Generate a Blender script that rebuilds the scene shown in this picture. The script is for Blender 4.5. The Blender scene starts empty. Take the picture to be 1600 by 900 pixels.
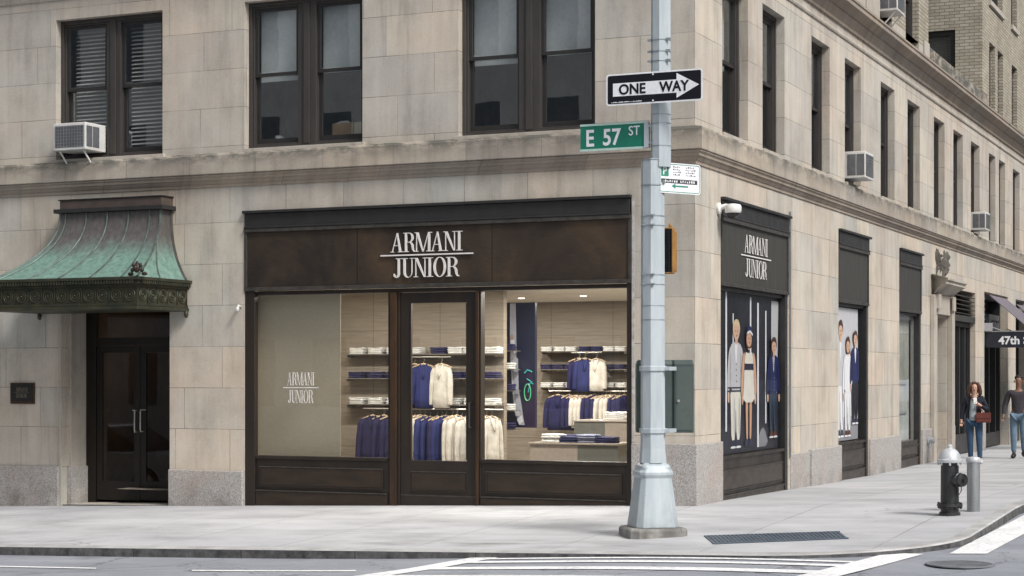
import bpy, bmesh, math, random
from mathutils import Vector, Matrix
random.seed(7)
R = math.radians
sc = bpy.context.scene
# ------------------------------------------------------------------ camera / world / sun
CX, CY, CH = 7.6652, -23.2189, 1.75
YAW = R(24.0); FPX = 2850.0; HY = 585.0
SN, CS = math.sin(YAW), math.cos(YAW)
cam = bpy.data.cameras.new('camera'); camo = bpy.data.objects.new('camera', cam)
sc.collection.objects.link(camo); sc.camera = camo
camo.location = (CX, CY, CH); camo.rotation_euler = (R(90), 0, YAW)
cam.sensor_width = 36; cam.lens = 36*FPX/1600; cam.shift_y = (HY-450)/1600
cam.clip_start = 0.1; cam.clip_end = 2000

world = bpy.data.worlds.new('World'); sc.world = world; world.use_nodes = True
wn = world.node_tree; wn.nodes.clear()
SUN_EL, SUN_AZ = R(46), R(114)       # azimuth clockwise from +Y: south-east
sky = wn.nodes.new('ShaderNodeTexSky'); sky.sky_type = 'NISHITA'; sky.sun_disc = False
sky.sun_elevation = SUN_EL; sky.sun_rotation = SUN_AZ; sky.air_density = 1.0; sky.dust_density = 4.0; sky.ozone_density = 1.0
hs = wn.nodes.new('ShaderNodeHueSaturation'); hs.inputs['Saturation'].default_value = 0.35
bg = wn.nodes.new('ShaderNodeBackground'); bg.inputs['Strength'].default_value = 0.13
wo = wn.nodes.new('ShaderNodeOutputWorld')
wn.links.new(sky.outputs[0], hs.inputs['Color']); wn.links.new(hs.outputs[0], bg.inputs[0]); wn.links.new(bg.outputs[0], wo.inputs[0])
sun = bpy.data.lights.new('sun', 'SUN'); sun.energy = 2.5; sun.angle = R(14); sun.color = (1.0, .97, .93)
suno = bpy.data.objects.new('sun', sun); sc.collection.objects.link(suno)
sdir = Vector((math.sin(SUN_AZ)*math.cos(SUN_EL), math.cos(SUN_AZ)*math.cos(SUN_EL), math.sin(SUN_EL)))
suno.rotation_euler = sdir.to_track_quat('Z', 'Y').to_euler()
sc.view_settings.view_transform = 'Standard'; sc.view_settings.look = 'None'
sc.view_settings.gamma = 1; sc.view_settings.exposure = 0.28
sc.render.engine = 'CYCLES'
sc.cycles.max_bounces = 6; sc.cycles.transparent_max_bounces = 12; sc.cycles.caustics_reflective = False; sc.cycles.caustics_refractive = False

# ------------------------------------------------------------------ measuring helpers (real planes of the place)
def _ray(px):
    t = (px-800)/FPX
    return -SN+t*CS, CS+t*SN
def onfront(px, py, y=0.0):
    dx, dy = _ray(px); k = (y-CY)/dy
    return CX+k*dx, CH+(HY-py)/FPX*k
def onright(px, py, x=0.0):
    dx, dy = _ray(px); k = (x-CX)/dx
    return CY+k*dy, CH+(HY-py)/FPX*k
def P(x, y):
    return .029*max(-16, min(6, x)) + .03*max(-6, min(0, y)) - .012*max(0, min(10, y))
def KH(x, y): return .115 - .083*math.exp(-((x-1.8)**2+(y+4.8)**2)/9.3)
def RZ(x, y): return P(x, y) - KH(x, y)
def onground(px, py, road=False):
    z = 0.0; dx, dy = _ray(px)
    for i in range(40):
        k = (CH-z)*FPX/(py-HY); x, y = CX+k*dx, CY+k*dy
        z = RZ(x, y) if road else P(x, y)
    return x, y, z

# ------------------------------------------------------------------ materials
MATS = {}
def newmat(name):
    m = bpy.data.materials.new(name); m.use_nodes = True; m.node_tree.nodes.clear(); return m, m.node_tree
def N(t, kind, **kw):
    n = t.nodes.new(kind)
    for k, v in kw.items():
        if k in n.inputs.keys(): n.inputs[k].default_value = v
        else: setattr(n, k, v)
    return n
def math_(t, op, a, b=None, clamp=False):
    n = t.nodes.new('ShaderNodeMath'); n.operation = op; n.use_clamp = clamp
    for i, v in enumerate((a, b)):
        if v is None: continue
        if isinstance(v, (int, float)): n.inputs[i].default_value = v
        else: t.links.new(v, n.inputs[i])
    return n.outputs[0]
def ramp(t, fac, stops):
    n = t.nodes.new('ShaderNodeValToRGB'); t.links.new(fac, n.inputs[0]); e = n.color_ramp.elements
    e[0].position, e[0].color = stops[0][0], c4(stops[0][1]); e[1].position, e[1].color = stops[1][0], c4(stops[1][1])
    for p, c in stops[2:]:
        x = e.new(p); x.color = c4(c)
    return n.outputs[0]
def c4(c):
    if isinstance(c, (int, float)): return (c, c, c, 1)
    return (c[0], c[1], c[2], 1)
def mixc(t, fac, a, b, mode='MIX'):
    n = t.nodes.new('ShaderNodeMix'); n.data_type = 'RGBA'; n.blend_type = mode
    if isinstance(fac, (int, float)): n.inputs[0].default_value = fac
    else: t.links.new(fac, n.inputs[0])
    for i, v in ((6, a), (7, b)):
        if isinstance(v, (tuple, list)): n.inputs[i].default_value = c4(v)
        elif isinstance(v, (int, float)): n.inputs[i].default_value = c4(v)
        else: t.links.new(v, n.inputs[i])
    return n.outputs[2]
def pos(t): return t.nodes.new('ShaderNodeNewGeometry').outputs['Position']
def sep(t, v):
    n = t.nodes.new('ShaderNodeSeparateXYZ'); t.links.new(v, n.inputs[0]); return n.outputs
def comb(t, a, b, c=0.0):
    n = t.nodes.new('ShaderNodeCombineXYZ')
    for i, v in enumerate((a, b, c)):
        if isinstance(v, (int, float)): n.inputs[i].default_value = v
        else: t.links.new(v, n.inputs[i])
    return n.outputs[0]
def noise(t, vec, scale, detail=4, rough=.6, dist=0):
    n = N(t, 'ShaderNodeTexNoise', Scale=scale, Detail=detail, Roughness=rough, Distortion=dist)
    if vec is not None: t.links.new(vec, n.inputs['Vector'])
    return n.outputs['Fac']
def finish(m, t, col, rough=.6, metal=0, bump=None, bstr=.2, bdist=.01, spec=.5, **kw):
    b = t.nodes.new('ShaderNodeBsdfPrincipled'); o = t.nodes.new('ShaderNodeOutputMaterial')
    if isinstance(col, (tuple, list)): b.inputs['Base Color'].default_value = c4(col)
    else: t.links.new(col, b.inputs['Base Color'])
    if isinstance(rough, (int, float)): b.inputs['Roughness'].default_value = rough
    else: t.links.new(rough, b.inputs['Roughness'])
    b.inputs['Metallic'].default_value = metal
    b.inputs['Specular IOR Level'].default_value = spec
    if bump is not None:
        bn = N(t, 'ShaderNodeBump', Strength=bstr, Distance=bdist); t.links.new(bump, bn.inputs['Height']); t.links.new(bn.outputs[0], b.inputs['Normal'])
    t.links.new(b.outputs[0], o.inputs[0])
    return b
def paint(name, c1, c2=None, scale=6, rough=.5, metal=0, bump=.05, stretch=(1,1,1), spec=.5, grain=None, lo=.35, hi=.65, var=.12):
    """two-tone noise paint / cloth / metal; object coordinates"""
    if name in MATS: return MATS[name]
    m, t = newmat(name)
    if c2 is None: c2 = tuple(x*(1-var) for x in c1)
    tc = t.nodes.new('ShaderNodeTexCoord'); mp = t.nodes.new('ShaderNodeMapping'); mp.inputs['Scale'].default_value = stretch
    t.links.new(tc.outputs['Object'], mp.inputs[0])
    n = noise(t, mp.outputs[0], scale, 5)
    col = ramp(t, n, [(lo, c1), (hi, c2)])
    g = noise(t, tc.outputs['Object'], grain or scale*12, 3)
    col = mixc(t, .5, col, ramp(t, g, [(.3, .82), (.7, 1.12)]), 'MULTIPLY')
    r = math_(t, 'ADD', math_(t, 'MULTIPLY', n, .25), rough-.12)
    finish(m, t, col, r, metal, g, bump, .004, spec)
    MATS[name] = m; return m

def make_stone(name, row=.575, wid=1.55, base=(.47,.45,.405), pink=(.46,.41,.355), off=0.0, stain=None, course=True, streak=.48, warm=False):
    m, t = newmat(name); p = pos(t); s = sep(t, p)
    u = math_(t, 'ADD', s[0], s[1]); v = math_(t, 'ADD', s[2], off); uv = comb(t, u, v)
    big = noise(t, comb(t, math_(t,'MULTIPLY',u,.5), math_(t,'MULTIPLY',s[2],.5)), 1.0, 5, .6)
    col = mixc(t, ramp(t, big, [(.38, 0.0), (.62, 1.0)]), base, pink)
    blotch = noise(t, comb(t, u, math_(t,'MULTIPLY',s[2],.8), 3.3), 1.7, 6, .65)
    col = mixc(t, 1, col, ramp(t, blotch, [(.28, .80), (.5, 1.0), (.72, 1.12)]), 'MULTIPLY')
    if course:
        b = N(t, 'ShaderNodeTexBrick', Scale=1.0, offset=.5, squash=.72, squash_frequency=3)
        b.inputs['Mortar Size'].default_value = .0045; b.inputs['Mortar Smooth'].default_value = .3
        b.inputs['Brick Width'].default_value = wid; b.inputs['Row Height'].default_value = row
        b.inputs['Color1'].default_value = (1.12,1.05,.97,1) if warm else (1.12,1.07,1.0,1); b.inputs['Color2'].default_value = (.85,.875,.89,1) if warm else (.84,.84,.86,1); b.inputs['Mortar'].default_value = (.95,.95,.95,1)
        wob = noise(t, uv, 9, 3); t.links.new(comb(t, math_(t,'ADD',u,math_(t,'MULTIPLY',wob,.006)), math_(t,'ADD',v,math_(t,'MULTIPLY',wob,.006))), b.inputs['Vector'])
        col = mixc(t, .8, col, b.outputs['Color'], 'MULTIPLY')
        jn = ramp(t, noise(t, uv, 1.3, 3), [(.38, .35), (.62, .95)])
        col = mixc(t, math_(t, 'MULTIPLY', b.outputs['Fac'], jn), col, (.10,.09,.075))
    st = noise(t, comb(t, math_(t,'MULTIPLY',u,4.5), math_(t,'MULTIPLY',s[2],.35)), 1.0, 5, .65)
    col = mixc(t, streak, col, ramp(t, st, [(.30, .50), (.45, .95), (.62, 1.15)]), 'MULTIPLY')
    g = noise(t, p, 38, 5, .7)
    col = mixc(t, .6, col, ramp(t, g, [(.3, .84), (.7, 1.13)]), 'MULTIPLY')
    if stain:   # soot that has settled along the weathered edge of the ledge
        z0, z1 = stain
        k = math_(t, 'DIVIDE', math_(t, 'SUBTRACT', s[2], z0), z1-z0, True)
        sn = noise(t, comb(t, math_(t,'MULTIPLY',u,1.6), math_(t,'MULTIPLY',s[2],3)), 1.4, 6, .7)
        f = math_(t, 'MULTIPLY', math_(t,'POWER',k,1.3), ramp(t, sn, [(.40, 0.0), (.56, .9)]), True)
        col = mixc(t, f, col, (.07,.075,.065))
    pk = N(t, 'ShaderNodeTexVoronoi', Scale=7.0); t.links.new(p, pk.inputs['Vector'])
    pit = math_(t, 'LESS_THAN', pk.outputs['Distance'], .035)
    col = mixc(t, math_(t,'MULTIPLY',pit,.55), col, (.09,.08,.07))
    hgt = g if not course else math_(t, 'SUBTRACT', math_(t,'MULTIPLY',g,.35), b.outputs['Fac'])
    finish(m, t, col, .85, 0, hgt, .35, .006, .3)
    return m
STONE = make_stone('limestone')
STONE_LOW = make_stone('limestone_base', row=.62, wid=1.35, off=-.31, base=(.47,.45,.405), pink=(.47,.415,.355), warm=True)
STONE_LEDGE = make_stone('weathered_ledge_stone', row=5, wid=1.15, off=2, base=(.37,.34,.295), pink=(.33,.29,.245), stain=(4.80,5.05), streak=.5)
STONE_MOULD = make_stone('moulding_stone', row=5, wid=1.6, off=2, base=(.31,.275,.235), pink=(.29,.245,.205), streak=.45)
STONE_TRIM = make_stone('trim_stone', course=False, base=(.42,.39,.345), pink=(.39,.35,.30))
STONE_DARK = make_stone('sooty_stone', course=False, base=(.13,.12,.105), pink=(.075,.07,.062), streak=.7)

def make_brick():
    m, t = newmat('buff_brick'); p = pos(t); s = sep(t, p); u = math_(t, 'ADD', s[0], s[1])
    b = N(t, 'ShaderNodeTexBrick', Scale=1.0, offset=.5)
    b.inputs['Mortar Size'].default_value = .011; b.inputs['Brick Width'].default_value = .24; b.inputs['Row Height'].default_value = .08
    b.inputs['Color1'].default_value = (.42,.385,.31,1); b.inputs['Color2'].default_value = (.32,.285,.22,1); b.inputs['Mortar'].default_value = (.19,.175,.145,1)
    t.links.new(comb(t, u, s[2]), b.inputs['Vector'])
    n = noise(t, p, .9, 5)
    col = mixc(t, 1, b.outputs['Color'], ramp(t, n, [(.3, .8), (.7, 1.15)]), 'MULTIPLY')
    finish(m, t, col, .85, 0, math_(t,'MULTIPLY',b.outputs['Fac'],-1.0), .4, .01, .3); return m
BRICK = make_brick()

def make_granite():
    m, t = newmat('speckled_granite'); p = pos(t)
    a = noise(t, p, 55, 3, .8); b2 = noise(t, p, 1.2, 4); b3 = noise(t, p, 23, 2)
    col = ramp(t, a, [(.34, (.16,.15,.14)), (.47, (.34,.325,.31)), (.60, (.46,.44,.42))])
    col = mixc(t, ramp(t, b2, [(.48, 0.0), (.68, .4)]), col, (.36,.27,.23))
    col = mixc(t, .6, col, ramp(t, b3, [(.3, .78), (.7, 1.15)]), 'MULTIPLY')
    s = sep(t, p); low = math_(t, 'MULTIPLY', math_(t,'SUBTRACT', .22, s[2], True), 2.2, True)
    col = mixc(t, math_(t,'MULTIPLY',low,ramp(t, noise(t,p,2.2,5), [(.4,0.0),(.65,.8)])), col, (.12,.105,.09))
    finish(m, t, col, .7, 0, a, .25, .004, .4); return m
GRANITE = make_granite()

def make_concrete():
    m, t = newmat('pavement_concrete'); p = pos(t); s = sep(t, p)
    b = N(t, 'ShaderNodeTexBrick', Scale=1.0, offset=0.0)
    b.inputs['Mortar Size'].default_value = .009; b.inputs['Brick Width'].default_value = 1.72; b.inputs['Row Height'].default_value = 1.72
    b.inputs['Color1'].default_value = (1.03,1.03,1.03,1); b.inputs['Color2'].default_value = (.95,.95,.96,1); b.inputs['Mortar'].default_value = (.9,.9,.9,1)
    wv = noise(t, p, 3, 3)
    t.links.new(comb(t, math_(t,'ADD',s[0],math_(t,'MULTIPLY',wv,.015)), math_(t,'ADD',s[1],.15)), b.inputs['Vector'])
    n1 = noise(t, comb(t, math_(t,'MULTIPLY',s[0],.5), s[1]), 1.1, 7, .68)
    col = ramp(t, n1, [(.30, (.29,.292,.30)), (.5, (.42,.422,.432)), (.70, (.50,.502,.512))])
    col = mixc(t, 1, col, b.outputs['Color'], 'MULTIPLY')
    jf = ramp(t, noise(t, p, .8, 2), [(.4, .3), (.6, .75)])
    col = mixc(t, math_(t,'MULTIPLY',b.outputs['Fac'],jf), col, (.2,.195,.19))
    g = noise(t, p, 60, 4, .7); col = mixc(t, .6, col, ramp(t, g, [(.3, .86), (.7, 1.1)]), 'MULTIPLY')
    gum = N(t, 'ShaderNodeTexVoronoi', Scale=1.3); t.links.new(p, gum.inputs['Vector'])
    col = mixc(t, math_(t,'MULTIPLY',math_(t,'LESS_THAN',gum.outputs['Distance'],.045),.5), col, (.2,.2,.2))
    # worn wet-looking dirt by the kerb, and cracks
    d = math_(t, 'SUBTRACT', 1.0, math_(t,'MULTIPLY',math_(t,'ABSOLUTE',math_(t,'ADD',s[1],4.55)),2.2), True)
    dx = math_(t, 'SUBTRACT', 1.0, math_(t,'MULTIPLY',math_(t,'ABSOLUTE',math_(t,'ADD',s[0],.9)),.55), True)
    dn = noise(t, comb(t, math_(t,'MULTIPLY',s[0],.7), math_(t,'MULTIPLY',s[1],2)), 1.6, 5)
    col = mixc(t, math_(t,'MULTIPLY',math_(t,'MULTIPLY',math_(t,'POWER',d,.5),math_(t,'POWER',dx,.4)), ramp(t,dn,[(.44,0.0),(.66,.9)])), col, (.17,.16,.15))
    v = N(t, 'ShaderNodeTexVoronoi', Scale=.55); v.feature = 'DISTANCE_TO_EDGE'
    t.links.new(comb(t, math_(t,'ADD',s[0],math_(t,'MULTIPLY',wv,.5)), math_(t,'ADD',s[1],math_(t,'MULTIPLY',g,.1))), v.inputs['Vector'])
    crack = math_(t, 'MULTIPLY', math_(t,'LESS_THAN', v.outputs['Distance'], .006), ramp(t, noise(t,p,.5,3), [(.58,0.0),(.68,.4)]))
    col = mixc(t, crack, col, (.15,.145,.14))
    finish(m, t, col, .88, 0, math_(t,'SUBTRACT',math_(t,'MULTIPLY',g,.3),b.outputs['Fac']), .3, .006, .25); return m
CONCRETE = make_concrete()

def make_asphalt():
    m, t = newmat('worn_asphalt'); p = pos(t); s = sep(t, p)
    n = noise(t, p, 150, 2, .8); n2 = noise(t, comb(t, math_(t,'MULTIPLY',s[0],.35), s[1]), 1.3, 6, .65)
    col = ramp(t, n2, [(.3, (.20,.212,.24)), (.7, (.30,.315,.345))])
    col = mixc(t, .8, col, ramp(t, n, [(.3, .62), (.7, 1.35)]), 'MULTIPLY')
    v = N(t, 'ShaderNodeTexVoronoi', Scale=.45); v.feature = 'DISTANCE_TO_EDGE'
    wv = noise(t, p, 2, 4)
    t.links.new(comb(t, math_(t,'ADD',s[0],math_(t,'MULTIPLY',wv,1.2)), math_(t,'ADD',math_(t,'MULTIPLY',s[1],1.0),math_(t,'MULTIPLY',wv,.6))), v.inputs['Vector'])
    col = mixc(t, math_(t,'MULTIPLY',math_(t,'LESS_THAN', v.outputs['Distance'], .007),.5), col, (.07,.07,.08))
    col = mixc(t, ramp(t, noise(t,p,.9,6), [(.6,0.0),(.72,.45)]), col, (.07,.072,.08))
    finish(m, t, col, .8, 0, n, .5, .006, .4); return m
ASPHALT = make_asphalt()
def make_roadpaint():
    m, t = newmat('worn_white_road_paint'); p = pos(t)
    n = noise(t, p, 22, 6, .75); n2 = noise(t, p, 2.0, 4)
    f = math_(t, 'ADD', n, math_(t,'MULTIPLY',n2,.35))
    col = ramp(t, f, [(.62, (.80,.80,.80)), (.90, (.42,.42,.44))]); col = mixc(t, .4, col, ramp(t, noise(t,p,120,2), [(.3,.8),(.7,1.1)]), 'MULTIPLY')
    finish(m, t, col, .75, 0, n, .3, .003, .3); return m
ROADPAINT = make_roadpaint()
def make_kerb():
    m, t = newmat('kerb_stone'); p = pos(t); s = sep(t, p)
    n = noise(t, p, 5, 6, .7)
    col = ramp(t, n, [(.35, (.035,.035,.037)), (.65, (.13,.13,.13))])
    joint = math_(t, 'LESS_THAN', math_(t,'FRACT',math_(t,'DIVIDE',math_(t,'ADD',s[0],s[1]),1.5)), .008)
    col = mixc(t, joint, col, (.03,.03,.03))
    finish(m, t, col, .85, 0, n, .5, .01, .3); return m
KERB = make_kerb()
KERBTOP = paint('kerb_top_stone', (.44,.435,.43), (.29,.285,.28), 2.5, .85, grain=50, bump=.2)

def make_patina():
    m, t = newmat('verdigris_copper'); p = pos(t); s = sep(t, p)
    wob = noise(t, comb(t, math_(t,'MULTIPLY',s[0],5), math_(t,'MULTIPLY',s[1],5), math_(t,'MULTIPLY',s[2],1.2)), 1.0, 6, .7)
    z = math_(t, 'ADD', s[2], math_(t,'MULTIPLY',math_(t,'SUBTRACT',wob,.5),.5))
    k = math_(t, 'DIVIDE', math_(t,'SUBTRACT', z, 3.48), .34, True)
    fine = noise(t, p, 14, 6, .75)
    green = ramp(t, fine, [(.3, (.085,.15,.125)), (.5, (.165,.275,.235)), (.7, (.22,.35,.30))])
    brown = ramp(t, fine, [(.3, (.080,.073,.072)), (.7, (.135,.122,.120))])
    col = mixc(t, k, green, brown)
    dr = noise(t, comb(t, math_(t,'MULTIPLY',s[0],14), math_(t,'MULTIPLY',s[1],14), s[2]), 1.0, 3)
    col = mixc(t, .5, col, ramp(t, dr, [(.35,.7),(.65,1.15)]), 'MULTIPLY')
    finish(m, t, col, .62, .25, fine, .2, .004, .4); return m
PATINA = make_patina()
FRIEZE = paint('aged_green_bronze', (.026,.034,.024), (.060,.054,.032), 5, .5, .4, .2, grain=40)
BRONZE = paint('dark_bronze', (.040,.030,.022), (.026,.021,.018), 3, .42, .35, .06, stretch=(1,1,.4))
BRONZE_PANEL = paint('bronze_panel', (.052,.036,.024), (.032,.024,.018), 4, .36, .35, .06, stretch=(.6,1,2))
BRONZE_MOULD = paint('rubbed_bronze_moulding', (.085,.08,.072), (.05,.045,.04), 8, .42, .4, .06)
BRONZE_WARM = paint('warm_rubbed_bronze', (.085,.046,.025), (.042,.026,.017), 5, .4, .4, .06, stretch=(1,1,.3))
BLACKGREY = paint('charcoal_metal', (.034,.033,.033), (.024,.023,.024), 5, .45, .2, .05)
GREYPANEL = paint('grey_bronze_panel', (.058,.057,.050), (.047,.046,.041), 3, .5, .2, .04, stretch=(6,6,.5))
WINFRAME = paint('dark_window_metal', (.062,.056,.052), (.045,.041,.038), 5, .45, .2, .05, stretch=(1,1,.3))
WINEDGE = paint('window_sash_metal', (.036,.034,.033), (.027,.026,.025), 5, .4, .2, .05)
def make_fascia():
    m, t = newmat('patinated_bronze_fascia'); p = pos(t); s = sep(t, p)
    n = noise(t, comb(t, s[0], math_(t,'MULTIPLY',s[2],.8)), .9, 5, .6, .5)
    col = ramp(t, n, [(.34, (.026,.022,.020)), (.52, (.056,.040,.029)), (.70, (.105,.068,.040))])
    f = noise(t, comb(t, math_(t,'MULTIPLY',s[0],1), math_(t,'MULTIPLY',s[2],7)), 6, 5, .7)
    col = mixc(t, .7, col, ramp(t, f, [(.3,.8),(.7,1.18)]), 'MULTIPLY')
    seam = math_(t, 'ADD', math_(t,'LESS_THAN',math_(t,'ABSOLUTE',math_(t,'ADD',s[0],5.13)),.006), math_(t,'LESS_THAN',math_(t,'ABSOLUTE',math_(t,'ADD',s[0],2.98)),.006), True)
    ed = ramp(t, math_(t,'ABSOLUTE',math_(t,'ADD',s[0],2.98)), [(0.0,.5),(.22,0.0)])
    col = mixc(t, math_(t,'MULTIPLY',ed,f), col, (.10,.07,.045))
    col = mixc(t, seam, col, (.010,.009,.008))
    finish(m, t, col, .48, .35, f, .05, .003, .4); return m
FASCIA = make_fascia()

def make_glass(name, tint=(1,1,1), lo=.05, gloss=(.9,.95,1.0)):
    m, t = newmat(name)
    lw = N(t, 'ShaderNodeLayerWeight', Blend=.5)     # symmetric, so a thin pane reflects alike from both sides
    f = math_(t, 'ADD', math_(t,'MULTIPLY',math_(t,'POWER',lw.outputs['Facing'],4.5),.9), lo+.045, True)
    tr = t.nodes.new('ShaderNodeBsdfTransparent'); tr.inputs[0].default_value = c4(tint)
    gl = t.nodes.new('ShaderNodeBsdfGlossy'); gl.inputs['Color'].default_value = c4(gloss); gl.inputs['Roughness'].default_value = .0
    n = noise(t, pos(t), 1.4, 2); bn = N(t, 'ShaderNodeBump', Strength=.03, Distance=.02); t.links.new(n, bn.inputs['Height']); t.links.new(bn.outputs[0], gl.inputs['Normal'])
    mx = t.nodes.new('ShaderNodeMixShader'); o = t.nodes.new('ShaderNodeOutputMaterial')
    t.links.new(f, mx.inputs[0]); t.links.new(tr.outputs[0], mx.inputs[1]); t.links.new(gl.outputs[0], mx.inputs[2]); t.links.new(mx.outputs[0], o.inputs[0])
    return m
GLASS = make_glass('clear_shop_glass', (.96,.97,.96), .03)
GLASS_UP = make_glass('window_glass', (.90,.93,.93), .19)
GLASS_DK = make_glass('dark_door_glass', (.55,.50,.45), .01)

SHADE = paint('pale_roller_shade', (.66,.69,.69), (.54,.57,.57), .9, .9, 0, .03, lo=.25, hi=.75, grain=20)
SLAT = paint('aluminium_slats', (.66,.64,.60), (.52,.50,.47), 4, .5)
ROOMDARK = paint('dim_room_wall', (.34,.33,.31), (.22,.22,.21), 1.2, .9)
ROOMBROWN = paint('brown_hall_wall', (.28,.20,.13), (.16,.115,.08), 1.2, .8)
WHITE = paint('white_paint', (.78,.78,.76), (.68,.68,.66), 4, .5)
CEIL = paint('shop_ceiling_plaster', (.72,.70,.64), (.66,.64,.58), 2, .8)
def make_wallpanel():
    m, t = newmat('taupe_grooved_wall'); p = pos(t); s = sep(t, p)
    n = noise(t, comb(t, math_(t,'MULTIPLY',s[0],1.6), math_(t,'MULTIPLY',s[2],28)), 1.0, 5, .7)
    col = ramp(t, n, [(.3, (.20,.17,.135)), (.7, (.32,.275,.22))])
    seam = math_(t,'LESS_THAN',math_(t,'FRACT',math_(t,'DIVIDE',math_(t,'ADD',s[2],.03),.62)),.012)
    seam2 = math_(t,'LESS_THAN',math_(t,'FRACT',math_(t,'DIVIDE',math_(t,'ADD',s[0],.35),1.2)),.008)
    col = mixc(t, math_(t,'MULTIPLY',math_(t,'ADD',seam,seam2,True),.7), col, (.07,.06,.05))
    finish(m, t, col, .7, 0, n, .15, .004, .3); return m
WALLP = make_wallpanel()
BEIGE = paint('beige_backing_panel', (.40,.345,.255), (.36,.31,.23), .8, .6, grain=30, bump=.02)
SHELFW = paint('bronze_glass_shelf', (.22,.20,.17), (.17,.15,.125), 5, .3, .3)
STEEL = paint('brushed_steel', (.55,.53,.49), (.42,.40,.37), 20, .3, .8)
PLINTH = paint('lacquered_plinth', (.36,.31,.26), (.33,.285,.24), 1.5, .25)
PLINTHDK = paint('grey_plinth', (.15,.15,.13), (.13,.13,.11), 1.5, .3)
NAVY = paint('navy_knit', (.012,.011,.072), (.008,.007,.045), 9, .85, 0, .4, grain=160)
NAVYD = paint('dark_navy_wool', (.016,.013,.06), (.011,.009,.042), 9, .85, 0, .4, grain=160)
BLUEK = paint('blue_knit', (.014,.020,.115), (.010,.015,.08), 9, .85, 0, .4, grain=160)
CREAM = paint('cream_cotton', (.62,.59,.53), (.47,.44,.39), 9, .85, 0, .4, grain=160)
WHITEC = paint('white_cotton', (.74,.74,.72), (.60,.60,.58), 9, .85, 0, .3, grain=160)
GREYC = paint('grey_blue_cotton', (.22,.24,.33), (.15,.16,.24), 9, .85, 0, .3, grain=160)
WOOD = paint('pale_hanger_wood', (.55,.42,.28), (.42,.31,.2), 9, .5)
def make_pole():
    m, t = newmat('pale_blue_grey_paint'); p = pos(t); s_ = sep(t, p)
    n = noise(t, comb(t, math_(t,'MULTIPLY',s_[0],6), math_(t,'MULTIPLY',s_[1],6), math_(t,'MULTIPLY',s_[2],.9)), 1.0, 6, .7)
    col = ramp(t, n, [(.35, (.45,.50,.53)), (.65, (.34,.39,.415))])
    f = noise(t, p, 9, 7, .8); col = mixc(t, ramp(t, f, [(.66,0.0),(.70,.7)]), col, (.17,.18,.18))
    low = math_(t, 'MULTIPLY', math_(t,'SUBTRACT', .35, s_[2], True), 1.6, True)
    col = mixc(t, math_(t,'MULTIPLY',low,ramp(t, noise(t,p,6,5), [(.4,.1),(.7,.9)])), col, (.16,.17,.165))
    v = N(t, 'ShaderNodeTexVoronoi', Scale=5.0); t.links.new(p, v.inputs['Vector'])
    col = mixc(t, math_(t,'MULTIPLY',math_(t,'LESS_THAN',v.outputs['Distance'],.05),.8), col, (.12,.11,.10))
    finish(m, t, col, .45, 0, f, .15, .003, .5); return m
POLEP = make_pole()
PLINTHC = paint('stained_concrete', (.30,.29,.27), (.13,.125,.115), 5, .9, 0, .3)
BOXGREEN = paint('dark_green_enamel', (.060,.083,.078), (.047,.064,.060), 3, .42, 0, .06)
BOXLIGHT = paint('green_grey_enamel', (.085,.105,.098), (.07,.088,.082), 4, .4, 0, .06)
SIGWHITE = paint('sign_white', (.80,.81,.83), (.72,.73,.76), 3, .4)
SIGBLACK = paint('sign_black', (.006,.006,.012), (.008,.008,.014), 3, .55, spec=.2)
SIGGREEN = paint('sign_green', (.003,.18,.115), (.004,.15,.098), 3, .4)
SIGEDGE = paint('sign_green_thin', (.04,.25,.17), (.03,.2,.14), 3, .4)
YELLOW = paint('worn_signal_yellow', (.36,.185,.045), (.22,.11,.03), 8, .55)
BLACKP = paint('black_hydrant_paint', (.014,.015,.016), (.03,.031,.032), 8, .38, 0, .25)
SILVERP = paint('silver_paint', (.60,.62,.64), (.47,.49,.51), 8, .42, .25, .2)
GALV = paint('galvanised_steel', (.36,.38,.39), (.25,.265,.27), 5, .42, .5, .1, stretch=(1,1,.3))
ACWHITE = paint('air_conditioner_case', (.62,.62,.60), (.52,.51,.49), 4, .5)
ACDARK = paint('air_conditioner_grille', (.12,.125,.135), (.085,.09,.10), 8, .5)
GRATE = paint('steel_grate_blue_grey', (.10,.135,.175), (.075,.10,.135), 6, .5, .3)
IRON = paint('cast_iron', (.045,.045,.047), (.075,.073,.072), 9, .6, .3, .3)
LETTER = paint('brushed_letter_metal', (.80,.77,.75), (.72,.69,.67), 12, .35, .1)
LETTERDULL = paint('dull_bronze_letter', (.24,.21,.17), (.18,.16,.13), 12, .5, .3)
CARD = paint('cardboard', (.40,.27,.16), (.34,.23,.135), 5, .85)
PAPER = paint('white_paper', (.70,.70,.66), (.6,.6,.57), 5, .8)
AWN = paint('mauve_grey_canvas', (.16,.14,.165), (.13,.115,.135), 5, .85, 0, .2)
SIGNBOX = paint('blue_black_canopy', (.010,.013,.022), (.014,.017,.028), 4, .5)
CARPAINT = None

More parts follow.
